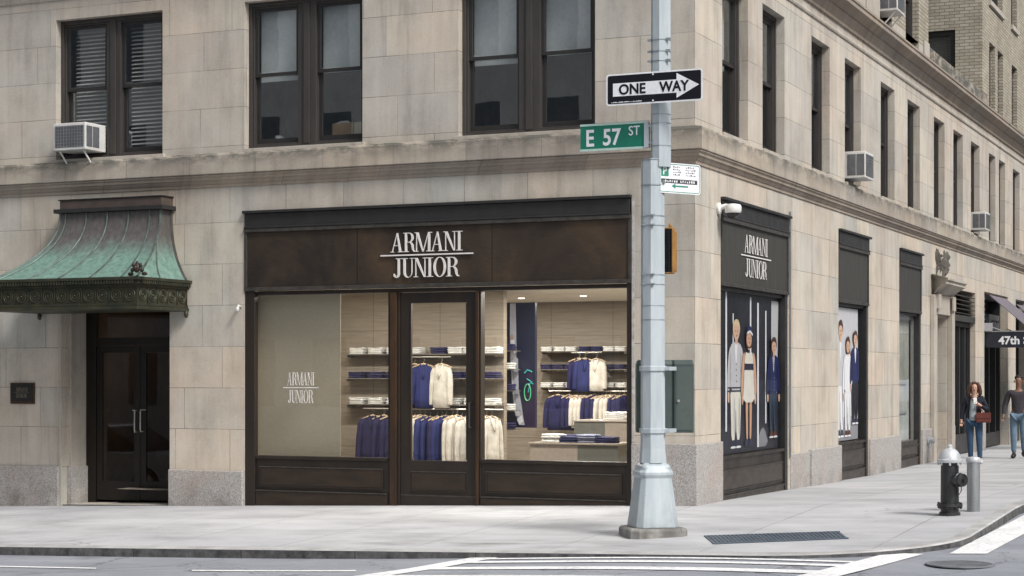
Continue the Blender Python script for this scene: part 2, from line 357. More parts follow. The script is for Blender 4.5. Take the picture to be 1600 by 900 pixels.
# ------------------------------------------------------------------ mesh builder
COL = sc.collection
WL = {}
def wloc(o): return WL.get(o.name, Vector((0,0,0)))
class MB:
    def __init__(s): s.v = []; s.f = []; s.m = []; s.mi = 0; s.mats = []
    def use(s, mat):
        if mat not in s.mats: s.mats.append(mat)
        s.mi = s.mats.index(mat); return s
    def add(s, vs, fs):
        o = len(s.v); s.v += [tuple(x) for x in vs]
        for f in fs: s.f.append([i+o for i in f]); s.m.append(s.mi)
        return s
    def box(s, x0, x1, y0, y1, z0, z1):
        return s.add([(x0,y0,z0),(x1,y0,z0),(x1,y1,z0),(x0,y1,z0),(x0,y0,z1),(x1,y0,z1),(x1,y1,z1),(x0,y1,z1)],
                     [(0,3,2,1),(4,5,6,7),(0,1,5,4),(1,2,6,5),(2,3,7,6),(3,0,4,7)])
    def fb(s, F, u0, u1, v0, v1, d0, d1):
        c = [F(u,v,d) for d in (d0,d1) for (u,v) in ((u0,v0),(u1,v0),(u1,v1),(u0,v1))]
        return s.add(c, [(0,3,2,1),(4,5,6,7),(0,1,5,4),(1,2,6,5),(2,3,7,6),(3,0,4,7)])
    def quad(s, *p): return s.add(p, [tuple(range(len(p)))])
    def fq(s, F, u0, u1, v0, v1, d): return s.quad(F(u0,v0,d), F(u1,v0,d), F(u1,v1,d), F(u0,v1,d))
    def prism(s, F, poly, d0, d1):
        n = len(poly)
        vs = [F(u,v,d0) for u,v in poly]+[F(u,v,d1) for u,v in poly]
        fs = [tuple(reversed(range(n))), tuple(range(n,2*n))]+[(i,(i+1)%n,(i+1)%n+n,i+n) for i in range(n)]
        return s.add(vs, fs)
    def frame(s, F, u0, u1, v0, v1, w, d0, d1, wt=None, wb=None):
        wt = wt or w; wb = wb or w
        s.fb(F,u0,u0+w,v0,v1,d0,d1); s.fb(F,u1-w,u1,v0,v1,d0,d1); s.fb(F,u0+w,u1-w,v1-wt,v1,d0,d1); s.fb(F,u0+w,u1-w,v0,v0+wb,d0,d1); return s
    def tube(s, pts, rad, n=8, cap=True):
        pts = [Vector(p) for p in pts]; L = len(pts)
        if isinstance(rad, (int, float)): rad = [rad]*L
        rings = []
        up = None
        for i, p in enumerate(pts):
            d = (pts[min(i+1,L-1)]-pts[max(i-1,0)]).normalized()
            if up is None: up = Vector((0,0,1)) if abs(d.z) < .9 else Vector((1,0,0))
            a = d.cross(up).normalized(); b = a.cross(d).normalized(); up = b
            rings.append([p+(a*math.cos(2*math.pi*k/n)+b*math.sin(2*math.pi*k/n))*rad[i] for k in range(n)])
        vs = [q for r_ in rings for q in r_]
        fs = [(i*n+k, i*n+(k+1)%n, (i+1)*n+(k+1)%n, (i+1)*n+k) for i in range(L-1) for k in range(n)]
        if cap: fs += [tuple(reversed(range(n))), tuple(range((L-1)*n, L*n))]
        return s.add(vs, fs)
    def lathe(s, prof, c=(0,0,0), n=24, axis='Z', ph=0, rot=None):
        vs = []
        for (r_, h) in prof:
            for k in range(n):
                a = 2*math.pi*k/n+ph; x, y, z = r_*math.cos(a), r_*math.sin(a), h
                q = Vector((x,y,z))
                if axis == 'X': q = Vector((z,x,y))
                if axis == 'Y': q = Vector((x,z,y))
                if rot is not None: q = rot @ q
                vs.append(q+Vector(c))
        L = len(prof)
        fs = [(i*n+k, i*n+(k+1)%n, (i+1)*n+(k+1)%n, (i+1)*n+k) for i in range(L-1) for k in range(n)]
        fs += [tuple(reversed(range(n))), tuple(range((L-1)*n, L*n))]
        return s.add(vs, fs)
    def ball(s, c, rx, ry, rz, n=12, m=8):
        prof = [(math.sin(math.pi*i/m), -math.cos(math.pi*i/m)) for i in range(m+1)]
        prof[0] = (.001,-1); prof[-1] = (.001,1)
        vs = [(c[0]+rx*r_*math.cos(2*math.pi*k/n), c[1]+ry*r_*math.sin(2*math.pi*k/n), c[2]+rz*h) for r_, h in prof for k in range(n)]
        fs = [(i*n+k, i*n+(k+1)%n, (i+1)*n+(k+1)%n, (i+1)*n+k) for i in range(m) for k in range(n)]
        return s.add(vs, fs)
    def loft(s, rings, close=True, cap=False):
        n = len(rings[0]); vs = [q for r_ in rings for q in r_]; K = n if close else n-1
        fs = [(i*n+k, i*n+(k+1)%n, (i+1)*n+(k+1)%n, (i+1)*n+k) for i in range(len(rings)-1) for k in range(K)]
        if cap: fs += [tuple(reversed(range(n))), tuple(range((len(rings)-1)*n, len(rings)*n))]
        return s.add(vs, fs)
    def build(s, name, mat=None, parent=None, base=None, smooth=False, bevel=0, recalc=True, local=False, seg=2):
        me = bpy.data.meshes.new(name)
        if base is not None: org = Vector(base)
        elif parent is not None: org = Vector((0,0,0)) if local else wloc(parent)
        else: org = Vector((0,0,0))
        me.from_pydata([tuple(Vector(v)-org) for v in s.v], [], s.f)
        for m_ in ([mat] if mat is not None else s.mats): me.materials.append(m_)
        if mat is None and len(s.mats) > 1:
            for i, p in enumerate(me.polygons): p.material_index = s.m[i]
        if recalc:
            bm = bmesh.new(); bm.from_mesh(me); bmesh.ops.recalc_face_normals(bm, faces=bm.faces); bm.to_mesh(me); bm.free()
        if smooth:
            for p in me.polygons: p.use_smooth = True
        o = bpy.data.objects.new(name, me); COL.objects.link(o)
        if parent is not None: o.parent = parent
        elif base is not None: o.location = org
        if smooth and smooth != 'all':
            md = o.modifiers.new('edge', 'EDGE_SPLIT'); md.split_angle = R(40)
        if bevel:
            b = o.modifiers.new('bevel', 'BEVEL'); b.width = bevel; b.segments = seg; b.limit_method = 'ANGLE'; b.angle_limit = R(40); b.harden_normals = False
        WL[o.name] = org.copy() if (base is not None or parent is not None) else Vector((0,0,0))
        return o
def thing(name, label, cat, loc=(0,0,0), rotz=0, group=None):
    o = bpy.data.objects.new(name, None); COL.objects.link(o); o.location = loc; o.rotation_euler = (0,0,rotz)
    o.empty_display_size = .2
    WL[o.name] = Vector(loc); return tag(o, label, cat, group)
def tag(o, label, cat, group=None):
    o['label'] = label; o['category'] = cat
    if group: o['group'] = group
    return o
def struct(o): o['kind'] = 'structure'; return o
def kids(o): return [c for c in bpy.data.objects if c.parent == o]
def dup(root, loc, rotz=None, label=None, scale=None):
    def cp(o, par):
        c = o.copy(); COL.objects.link(c); c.parent = par
        for ch in kids_of.get(o.name, []): cp(ch, c)
        return c
    kids_of = {}
    for o in bpy.data.objects:
        if o.parent: kids_of.setdefault(o.parent.name, []).append(o)
    r_ = cp(root, None); r_.location = loc
    if rotz is not None: r_.rotation_euler = (0,0,rotz)
    if scale is not None: r_.scale = scale
    if label: r_['label'] = label
    return r_
FR = lambda u, v, d: (u, -d, v)      # front facade frame, d outward
RT = lambda u, v, d: (d, u, v)       # right facade frame
def textmesh(txt, size=1.0, sx=1.0, bold=0.0, extrude=.002, space=1.0):
    cu = bpy.data.curves.new('text', 'FONT'); cu.body = txt; cu.size = size; cu.extrude = extrude; cu.offset = bold; cu.space_character = space; cu.resolution_u = 4
    ob = bpy.data.objects.new('text', cu); COL.objects.link(ob)
    dg = bpy.context.evaluated_depsgraph_get(); dg.update()
    me = bpy.data.meshes.new_from_object(ob.evaluated_get(dg))
    vs = [v.co.copy() for v in me.vertices]; fs = [tuple(p.vertices) for p in me.polygons]
    bpy.data.objects.remove(ob); bpy.data.curves.remove(cu); bpy.data.meshes.remove(me)
    x0 = min(v.x for v in vs); x1 = max(v.x for v in vs); y0 = min(v.y for v in vs); y1 = max(v.y for v in vs)
    return [((v.x-x0), (v.y-y0), v.z) for v in vs], fs, (x1-x0, y1-y0)
def put_text(mb, F, txt, u0, u1, v0, v1, d, bold=0.0, extrude=.0015, skew=0.0, space=1.0):
    vs, fs, (w, h) = textmesh(txt, 1.0, bold=bold, space=space)
    out = [F(u0+(u1-u0)*x/w, v0+(v1-v0)*y/h+skew*(x/w), d+(extrude if z > 0 else -extrude)) for x, y, z in vs]
    mb.add(out, fs)

# ---- condensed high-contrast serif capitals, drawn as polygons
def st(p, q, w): return [(p[0]-w/2,p[1]),(p[0]+w/2,p[1]),(q[0]+w/2,q[1]),(q[0]-w/2,q[1])]
def rc(x0, x1, y0, y1): return [(x0,y0),(x1,y0),(x1,y1),(x0,y1)]
def ring(c1, r1, c2, r2, a0, a1, n=14):
    out = []
    for i in range(n):
        a, b = R(a0+(a1-a0)*i/n), R(a0+(a1-a0)*(i+1)/n)
        f = lambda c, r_, t_: (c[0]+r_[0]*math.cos(t_), c[1]+r_[1]*math.sin(t_))
        out.append([f(c1,r1,a), f(c1,r1,b), f(c2,r2,b), f(c2,r2,a)])
    return out
H_ = .035
GL = {
 'A': (.70, [st((.07,0),(.345,1),.036), [(.455,0),(.575,0),(.375,1),(.315,1)], rc(.16,.46,.33,.365), rc(-.02,.16,0,H_), rc(.39,.66,0,H_)]),
 'R': (.66, [rc(.10,.21,0,1), rc(.01,.30,0,H_), rc(.01,.12,1-H_,1), rc(.20,.34,.965,1), rc(.20,.34,.49,.525)] + ring((.32,.745),(.25,.255),(.32,.745),(.135,.22),-90,90) + [[(.34,.52),(.46,.50),(.56,.36),(.45,.36)], [(.45,.362),(.56,.362),(.58,.10),(.48,.14)], [(.48,.142),(.58,.102),(.68,.0),(.57,.0)]]),
 'M': (.92, [st((.09,0),(.11,1),.034), [(.41,.0),(.47,.0),(.20,1),(.07,1)], st((.45,.0),(.745,1),.034), rc(.72,.83,0,1), rc(0,.18,0,H_), rc(.63,.93,0,H_), rc(.0,.1,1-H_,1), rc(.82,.93,1-H_,1)]),
 'N': (.70, [rc(.10,.132,0,1), [(.53,.0),(.60,.0),(.20,1),(.07,1)], rc(.57,.602,0,1), rc(.01,.22,0,H_), rc(.0,.1,1-H_,1), rc(.48,.70,1-H_,1)]),
 'I': (.34, [rc(.11,.22,0,1), rc(.01,.33,0,H_), rc(.01,.33,1-H_,1)]),
 'J': (.42, [rc(.21,.32,.20,1), rc(.12,.42,1-H_,1)] + ring((.16,.20),(.16,.215),(.13,.215),(.08,.18),-180,0) + [[(.055+.065*math.cos(R(a)), .10+.05*math.sin(R(a))) for a in range(0,360,30)]]),
 'U': (.66, [rc(.11,.22,.28,1), rc(.53,.562,.28,1), rc(.01,.32,1-H_,1), rc(.44,.65,1-H_,1)] + ring((.336,.28),(.226,.30),(.375,.28),(.155,.26),-180,0)),
 'O': (.70, ring((.35,.5),(.32,.52),(.35,.5),(.205,.485),0,360,28)),
}
def serif_word(mb, F, word, u0, u1, v0, v1, d, th=.01):
    tot = 0; k = .955
    for ch in word: tot += GL[ch][0]*k
    sx = (u1-u0)/tot; x = 0; j = 0
    for ch in word:
        w, polys = GL[ch]
        for pg in polys:
            j += 1
            mb.prism(F, [(u0+(x+px)*sx, v0+py*(v1-v0)) for px, py in pg], d, d+th+.00025*(j % 7))
        x += w*k
def logo(name, mat, F, uc, vl, w, h, d, parent, th=.012, gap=None):
    """two words either side of a rule; uc centre, vl height of rule, w width of the rule, h cap height"""
    mb = MB(); gap = gap if gap is not None else h*.16
    serif_word(mb, F, 'ARMANI', uc-w*.385, uc+w*.385, vl+gap, vl+gap+h, d, th)
    serif_word(mb, F, 'JUNIOR', uc-w*.355, uc+w*.345, vl-gap-h, vl-gap, d, th)
    mb.fb(F, uc-w/2, uc+w/2, vl-.008*h/.28*1.2, vl+.008*h/.28*1.2, d, d+th)
    return mb.build(name, mat, parent)
ORD = ['first','second','third','fourth','fifth','sixth','seventh','eighth','ninth','tenth','eleventh','twelfth','thirteenth','fourteenth','fifteenth','sixteenth']

# ------------------------------------------------------------------ ground
def lin(a, b, n): return [a+(b-a)*i/n for i in range(n+1)]
xs = [-600,-200,-60,-30]+lin(-16,12,56)+[16,24,60,200,600]
ys = [-600,-200,-60,-30]+lin(-14,12,52)+[20,30,60,200,600]
mb = MB(); mb.add([(x,y,RZ(x,y)) for y in ys for x in xs], [(j*len(xs)+i, j*len(xs)+i+1, (j+1)*len(xs)+i+1, (j+1)*len(xs)+i) for j in range(len(ys)-1) for i in range(len(xs)-1)])
struct(mb.build('road', ASPHALT, recalc=False))
KY, KX, KR = -5.2, 4.2, 1.9
path = [(x, KY) for x in [-60,-40,-25]+lin(-16, KX-KR, 36)]
path += [(KX-KR+KR*math.cos(R(a)), KY+KR+KR*math.sin(R(a))) for a in range(-82, 0, 8)]
path += [(KX, y) for y in lin(KY+KR, 12, 30)+[20,30,60,90]]
nrm = []
for i, p in enumerate(path):
    a, b = path[max(i-1,0)], path[min(i+1,len(path)-1)]; tx, ty = b[0]-a[0], b[1]-a[1]; l = math.hypot(tx,ty); nrm.append((ty/l, -tx/l))
def off(i, d): return (path[i][0]+nrm[i][0]*d, path[i][1]+nrm[i][1]*d)
inner = [(min(p[0], -.9), max(p[1], .7)) if (p[0] < -.9 or p[1] > .7) else (-.9,.7) for p in path]
K = 14; vs = []
for i in range(len(path)):
    a = off(i, -.16); b = inner[i]
    for k in range(K+1):
        x, y = a[0]+(b[0]-a[0])*k/K, a[1]+(b[1]-a[1])*k/K; vs.append((x, y, P(x,y)))
mb = MB(); mb.add(vs, [(i*(K+1)+k, i*(K+1)+k+1, (i+1)*(K+1)+k+1, (i+1)*(K+1)+k) for i in range(len(path)-1) for k in range(K)])
pv = mb.build('pavement', CONCRETE); struct(pv)
mb = MB(); rings_t = []; 
for i in range(len(path)):
    a = off(i,-.162); b = off(i,-.012); c = off(i,.004); z = P(*a)
    rings_t.append([(a[0],a[1],z-.02),(a[0],a[1],z+.001),(b[0],b[1],P(*b)+.001),(c[0],c[1],P(*b)-.014)])
mb.use(KERBTOP).loft(rings_t, close=False)
mb.use(KERB).loft([[(off(i,.004)[0],off(i,.004)[1],P(*off(i,-.012))-.014),(off(i,.012)[0],off(i,.012)[1],RZ(*path[i])-.05)] for i in range(len(path))], close=False)
struct(mb.build('kerb', smooth=True))
def marking(name, a, b, c, d, lift=.007):
    """road paint quad between pavement-measured corners a-b (near), d-c (far)"""
    n, m = 14, 8; vs = []
    for j in range(m+1):
        for i in range(n+1):
            s_, t_ = i/n, j/m
            p0 = (a[0]+(b[0]-a[0])*s_, a[1]+(b[1]-a[1])*s_); p1 = (d[0]+(c[0]-d[0])*s_, d[1]+(c[1]-d[1])*s_)
            x, y = p0[0]+(p1[0]-p0[0])*t_, p0[1]+(p1[1]-p0[1])*t_; vs.append((x, y, RZ(x,y)+lift))
    mb = MB(); mb.add(vs, [(j*(n+1)+i, j*(n+1)+i+1, (j+1)*(n+1)+i+1, (j+1)*(n+1)+i) for j in range(m) for i in range(n)])
    return struct(mb.build(name, ROADPAINT))
# ladder crosswalk across the side street: two long edge lines running south and bars between them
def edge(px0, py0, px1, py1, w, ext=7.0):
    a = onground(px0, py0, True); b = onground(px1, py1, True)
    dx, dy = a[0]-b[0], a[1]-b[1]; l = math.hypot(dx, dy); dx /= l; dy /= l
    b = (b[0], b[1]); a = (b[0]+dx*(l+ext), b[1]+dy*(l+ext))
    return a, (a[0]+w, a[1]), (b[0]+w, b[1]), b
def lerp(a, b, t): return (a[0]+(b[0]-a[0])*t, a[1]+(b[1]-a[1])*t)
eL = edge(560, 900, 748, 870, .34); eR = edge(1252, 900, 1388, 865, .36)
marking('crosswalk_line', *eL); marking('crosswalk_line', *eR, lift=.009)
for (py, h) in ((867.3, 1.6), (872.3, 2.0), (878.0, 2.8), (888.6, 4.6), (905, 7), (926, 9), (955, 12)):
    pts = []
    for q in (py+h/2, py-h/2):
        yv = onground(1000, q, True)[1]
        tl = (yv-eL[3][1])/(eL[0][1]-eL[3][1]); tr = (yv-eR[3][1])/(eR[0][1]-eR[3][1])
        pts.append(((lerp(eL[3], eL[0], tl)[0]+.34, yv), (lerp(eR[3], eR[0], tr)[0], yv)))
    if pts[1][0][1] < KY-.03:
        marking('crosswalk_bar', pts[0][0], pts[0][1], pts[1][1], pts[1][0], lift=.008)
g = [onground(*q, road=True)[:2] for q in ((1483,866),(1542,866),(1602,834),(1545,834))]
ext = [(g[2][0]+(g[2][0]-g[1][0])*1.2, g[2][1]+(g[2][1]-g[1][1])*1.2), (g[3][0]+(g[3][0]-g[0][0])*1.2, g[3][1]+(g[3][1]-g[0][1])*1.2)]
marking('avenue_line', g[0], g[1], ext[0], ext[1])
for (a0, a1, w) in (((-2,886.5),(150,889.5),1.0), ((300,893),(556,893.5),1.1)):
    p, q = onground(*a0, road=True), onground(*a1, road=True); p2, q2 = onground(a0[0],a0[1]-w*1.6,True), onground(a1[0],a1[1]-w*1.6,True)
    marking('lane_line', p[:2], q[:2], q2[:2], p2[:2])
# manhole
mx, my, mz = onground(1500, 883, True)
mb = MB(); mb.lathe([(.33,0),(.33,.012),(.30,.014),(.30,.008),(.02,.008)], (mx,my,mz+.003), 32)
for k in range(-4,5):
    w = math.sqrt(.28**2-(k*.06)**2); mb.box(mx-w, mx+w, my+k*.06-.012, my+k*.06+.012, mz+.011, mz+.0155)
tag(mb.build('manhole_cover', paint('dusty_iron', (.21,.22,.235), (.14,.147,.16), 6, .7, .1, .3), base=(mx,my,mz)), 'round iron manhole cover in the road beside the crosswalk', 'manhole cover')
# sidewalk grate
gc = [onground(*q) for q in ((1100,838.5),(1312,831.5),(1326,842),(1114,850.5))]
gb = gc[3]
mb = MB(); NB = 34
def gp(s_, t_):
    a = [gc[0][i]+(gc[1][i]-gc[0][i])*s_ for i in range(2)]; b = [gc[3][i]+(gc[2][i]-gc[3][i])*s_ for i in range(2)]
    x, y = a[0]+(b[0]-a[0])*t_, a[1]+(b[1]-a[1])*t_; return x, y, P(x,y)
def slab(s0, s1, t0, t1, h0, h1):
    c = [gp(s0,t0),gp(s1,t0),gp(s1,t1),gp(s0,t1)]
    mb.add([(x,y,z+h0) for x,y,z in c]+[(x,y,z+h1) for x,y,z in c], [(0,3,2,1),(4,5,6,7),(0,1,5,4),(1,2,6,5),(2,3,7,6),(3,0,4,7)])
slab(0,1,0,1,.001,.004)
gr = mb.build('drain_grate', GRATE, base=gb); tag(gr, 'long blue grey steel grate set in the pavement near the corner', 'grate')
mb = MB()
for k in range(NB): slab((k+.12)/NB, (k+.55)/NB, .04, .96, .004, .011)
slab(0,1,-.02,.03,.004,.013); slab(0,1,.97,1.02,.004,.013)
mb.build('bars', GRATE, gr)

# ------------------------------------------------------------------ corner building
bld = thing('corner_building', 'limestone corner building with dark bronze shopfront, stone ledge and tall paired windows', 'building', (0,0,0))
def wallgrid(mb, F, u0, u1, v0, v1, ops, dep=.35, d=0.0):
    """sheet wall with openings (a,b,c,e) and their reveals"""
    us = sorted(set([u0,u1]+[o[0] for o in ops]+[o[1] for o in ops])); vv = sorted(set([v0,v1]+[o[2] for o in ops]+[o[3] for o in ops]))
    us = [u for u in us if u0 <= u <= u1]; vv = [v for v in vv if v0 <= v <= v1]
    for i in range(len(us)-1):
        for j in range(len(vv)-1):
            cu, cv = (us[i]+us[i+1])/2, (vv[j]+vv[j+1])/2
            if any(o[0] < cu < o[1] and o[2] < cv < o[3] for o in ops): continue
            mb.fq(F, us[i], us[i+1], vv[j], vv[j+1], d)
    for o in ops:
        a, b, c, e = o[:4]; dd = o[4] if len(o) > 4 else dep
        mb.quad(F(a,c,d),F(a,e,d),F(a,e,d-dd),F(a,c,d-dd)); mb.quad(F(b,c,d),F(b,e,d),F(b,e,d-dd),F(b,c,d-dd))
        mb.quad(F(a,e,d),F(b,e,d),F(b,e,d-dd),F(a,e,d-dd)); mb.quad(F(a,c,d),F(b,c,d),F(b,c,d-dd),F(a,c,d-dd))
SILL, HEAD = 5.11, 7.30
FW = [(-10.5,-8.5), (-7.04,-5.04), (-3.5,-1.43)]
FWX = [(-14.0,-12.0), (-17.5,-15.5)]
ops = [(a,b,SILL,HEAD,.30) for a,b in FW+FWX]
mb = MB(); wallgrid(mb, FR, -22, 0, 4.55, 8.0, ops); mb.build('upper_wall', STONE, bld, recalc=False)
DOOR = (-10.38,-8.37,-.6,2.95,.58); SHOP = (-7.04,-.90,-.5,4.18,.30)
mb = MB(); wallgrid(mb, FR, -22, 0, -.8, 4.55, [DOOR, SHOP]); mb.build('lower_wall', STONE_LOW, bld, recalc=False)
RW = [(1.20,2.45),(3.2,4.42),(6.05,7.25),(8.32,9.53),(11.15,12.38),(13.58,14.8),(16.3,17.5),(18.55,19.75),(20.8,22.0),(23.35,24.35),(24.9,25.9),(27.2,28.4),(30.4,31.6),(33.0,34.2),(36.5,37.7)]
mb = MB(); wallgrid(mb, RT, 0, 46, 4.55, 8.0, [(a,b,SILL,HEAD,.30) for a,b in RW]); mb.build('upper_wall', STONE, bld, recalc=False)
RO = [(1.13,4.63,-.5,4.22,.34),(7.86,10.14,-.5,4.27,.34),(12.8,14.95,-.5,4.25,.34),(16.45,17.75,-.5,3.0,.8),(18.59,21.41,-.5,3.70,.34),(22.67,26.37,-.5,3.80,.9),(27.69,29.6,-.5,3.80,.5),(32,35,-.5,3.8,.5),(38,41,-.5,3.8,.5)]
mb = MB(); wallgrid(mb, RT, 0, 46, -.8, 4.55, RO); mb.build('lower_wall', STONE_LOW, bld, recalc=False)
# moulded courses running round the corner: profile (out, z)
def course(name, prof, mat, x0=-22, y1=46.0, parent=bld):
    rings = []
    for (o, z) in prof: rings.append([(x0,-o,z),(o,-o,z),(o,y1,z)])
    mb = MB(); mb.loft(rings, close=False); return mb.build(name, mat, parent)
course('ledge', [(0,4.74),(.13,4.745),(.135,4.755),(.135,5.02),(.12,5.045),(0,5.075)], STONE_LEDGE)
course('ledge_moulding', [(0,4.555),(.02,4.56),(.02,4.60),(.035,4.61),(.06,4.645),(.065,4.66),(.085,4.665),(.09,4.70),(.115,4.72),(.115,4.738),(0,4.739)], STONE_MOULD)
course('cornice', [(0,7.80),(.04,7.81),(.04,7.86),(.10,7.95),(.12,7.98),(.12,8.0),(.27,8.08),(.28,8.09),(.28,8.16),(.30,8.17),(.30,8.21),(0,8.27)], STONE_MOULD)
course('string_course', [(0,7.60),(.025,7.61),(.035,7.64),(.02,7.67),(0,7.68)], STONE_TRIM)
# upper storeys over the cornice
T0 = 8.24
mb = MB(); wallgrid(mb, RT, 0, 15.7, T0, 8.62, [(3.2,4.4,8.42,8.62),(7.0,8.2,8.42,8.62),(10.95,12.15,8.42,8.62),(13.4,14.7,8.42,8.62)], .3); wallgrid(mb, FR, -22, 0, 8.0, 14.6, [(-10.5,-8.5,9,11.5),(-7,-5,9,11.5),(-3.5,-1.4,9,11.5)], .3); mb.build('attic_base', STONE_TRIM, bld, recalc=False)
mb = MB(); wallgrid(mb, RT, 0, 15.7, 8.62, 14.6, [(3.2,4.4,8.62,10.5),(7.0,8.2,8.62,10.5),(10.95,12.15,8.62,10.5),(13.4,14.7,8.62,10.5)], .3)
mb.quad((0,15.7,8.2),(-22,15.7,8.2),(-22,15.7,14.6),(0,15.7,14.6)); mb.build('brick_storey', BRICK, bld, recalc=False)
mb = MB(); mb.fb(RT, 9.9, 10.948, 8.25, 14.5, .004, .03); mb.build('stone_pilaster', STONE_TRIM, bld); mb = MB(); mb.fb(RT, 15.15, 15.70, 8.25, 8.75, .004, .03); mb.build('stone_pilaster', STONE_TRIM, bld)
# closed shell: roofs, back walls, floors
mb = MB(); mb.quad((-22,0,14.6),(0,0,14.6),(0,15.7,14.6),(-22,15.7,14.6)); mb.quad((-22,15.7,8.3),(0,15.7,8.3),(0,46,8.3),(-22,46,8.3))
mb.quad((-22,0,-.8),(-22,46,-.8),(-22,46,14.6),(-22,0,14.6)); mb.quad((-22,46,-.8),(0,46,-.8),(0,46,8.3),(-22,46,8.3)); mb.quad((-22,0,7.95),(-.02,0.02,7.95),(-.02,46,7.95),(-22,46,7.95)); mb.quad((-22,0.02,4.62),(-.02,0.02,4.62),(-.02,46,4.62),(-22,46,4.62))
mb.build('roof', paint('tar_roof', (.12,.12,.12), None, 2, .9), bld)
mb = MB(); mb.quad((-22,2.6,4.7),(-2.6,2.6,4.7),(-2.6,2.6,7.9),(-22,2.6,7.9)); mb.quad((-2.6,2.6,4.7),(-2.6,46,4.7),(-2.6,46,7.9),(-2.6,2.6,7.9))
mb.quad((-22,2.6,8.3),(-2.6,2.6,8.3),(-2.6,2.6,14),(-22,2.6,14)); mb.quad((-2.6,2.6,8.3),(-2.6,15.6,8.3),(-2.6,15.6,14),(-2.6,2.6,14))
for x in (-12.5,-7.9,-4.3): mb.quad((x,.35,4.7),(x,2.6,4.7),(x,2.6,7.9),(x,.35,7.9))
mb.quad((-1.2,7.7,-.3),(-1.2,15.6,-.3),(-1.2,15.6,4.5),(-1.2,7.7,4.5)); mb.quad((-2.2,17.9,-.3),(-2.2,46,-.3),(-2.2,46,4.5),(-2.2,17.9,4.5)); mb.quad((-.36,7.5,-.3),(-2.2,7.5,-.3),(-2.2,7.5,4.5),(-.36,7.5,4.5)); mb.quad((-.36,18.2,-.3),(-2.2,18.2,-.3),(-2.2,18.2,4.5),(-.36,18.2,4.5))
mb.quad((-.36,15.4,-.3),(-2.2,15.4,-.3),(-2.2,15.4,4.5),(-.36,15.4,4.5))
mb.build('room_wall', ROOMDARK, bld)
# parapet of the light court
mb = MB(); mb.box(-.30,.12,15.72,22.38,8.1,8.60); mb.build('parapet', STONE_LEDGE, bld)
mb = MB(); mb.tube([(.0,15.72,8.68),(.0,22.38,8.68)], .022, 8)
for y in lin(15.9,22.2,6): mb.tube([(0,y,8.45),(0,y,8.68)], .014, 6)
mb.build('railing', GALV, bld)

def sash_window(F, u0, u1, v0, v1, rec=.12, pair=False, mul=.30, shade=(.55,), blind=None, glass=GLASS_UP, parent=bld, detail=True):
    """double-hung window(s): frame with brick-mould, sashes, panes, shades as sub-parts"""
    mb = MB(); e = .002
    mb.frame(F, u0+e, u1-e, v0+e, v1-e, .055, -rec-.16, -rec, wt=.06, wb=.05)
    mb.frame(F, u0+.055, u1-.055, v0+.05, v1-.06, .03, -rec-.14, -rec-.03)
    halves = [(u0+.085, u1-.085)]
    if pair:
        c = (u0+u1)/2; mb.fb(F, c-mul/2, c+mul/2, v0+.052, v1-.062, -rec-.15, -rec-.012); mb.fb(F, c-.05, c+.05, v0+.052, v1-.062, -rec-.01, -rec+.012)
        halves = [(u0+.085, c-mul/2), (c+mul/2, u1-.085)]
    w = mb.build('window', WINFRAME, parent, bevel=.006 if detail else 0)
    mid = (v0+v1)/2+.02
    for i, (a, b) in enumerate(halves):
        sb = MB(); t = .05
        sb.frame(F, a, b, mid-.03, v1-.09, t, -rec-.085, -rec-.05)                 # upper sash (outer)
        sb.frame(F, a, b, v0+.08, mid+.03, t, -rec-.135, -rec-.10, wb=.08)      # lower sash (inner)
        sb.build('sash', WINEDGE, w)
        pb = MB(); pb.fq(F, a+t, b-t, mid-.03+t, v1-.09-t, -rec-.07); pb.build('pane', glass, w)
        pb = MB(); pb.fq(F, a+t, b-t, v0+.16, mid+.03-t, -rec-.12); pb.build('pane', glass, w)
        if blind and blind[i]:
            bb = MB(); lo = blind[i]; v = v1-.16
            while v > lo:
                bb.add([F(a+.05,v+.012,-rec-.24),F(b-.05,v+.012,-rec-.24),F(b-.05,v-.018,-rec-.21),F(a+.05,v-.018,-rec-.21)], [(0,1,2,3)]); v -= .062
            bb.build('venetian_blind', SLAT, w, recalc=False)
        elif shade and shade[i % len(shade)]:
            sb = MB(); sb.fb(F, a+.01, b-.01, v1-(v1-v0)*shade[i % len(shade)], v1-.1, -rec-.21, -rec-.205)
            sb.build('roller_shade', SHADE, w)
    return w
sash_window(FR, *FW[0], SILL, HEAD, .12, True, .27, blind=(5.30,5.20), shade=None)
sash_window(FR, *FW[1], SILL, HEAD, .12, True, .31, shade=(.53,.50))
sash_window(FR, *FW[2], SILL, HEAD, .12, True, .33, shade=(.53,.50))
for q in FWX: sash_window(FR, *q, SILL, HEAD, .12, True, .30, shade=(.5,.5), detail=False)
for a, b in ((-10.5,-8.5),(-7,-5),(-3.5,-1.4)): sash_window(FR, a, b, 9, 11.5, .12, True, .30, shade=(.5,.5), detail=False)
for i, (a, b) in enumerate(RW): sash_window(RT, a, b, SILL, HEAD, .13, shade=(.52,) if i % 3 != 2 else (.3,), detail=i < 6)
for a, b in ((3.2,4.4),(7.0,8.2),(10.95,12.15),(13.4,14.7)): sash_window(RT, a, b, 8.42, 10.5, .13, shade=(.5,), detail=False)
# stone sills
mb = MB()
for a, b in FW+FWX: mb.fb(FR, a-.06, b+.06, 5.072, 5.108, -.10, .045)
mb.build('window_sills', STONE_TRIM, bld) if False else None
for a, b in FW: 
    mb = MB(); mb.fb(FR, a-.05, b+.05, 5.0, 5.108, -.11, .05); mb.build('sill', STONE_TRIM, bld, bevel=.006)
for a, b in RW[:9]:
    mb = MB(); mb.fb(RT, a+.003, b-.003, 5.0, 5.13, -.14, .03); mb.build('sill', STONE_TRIM, bld)
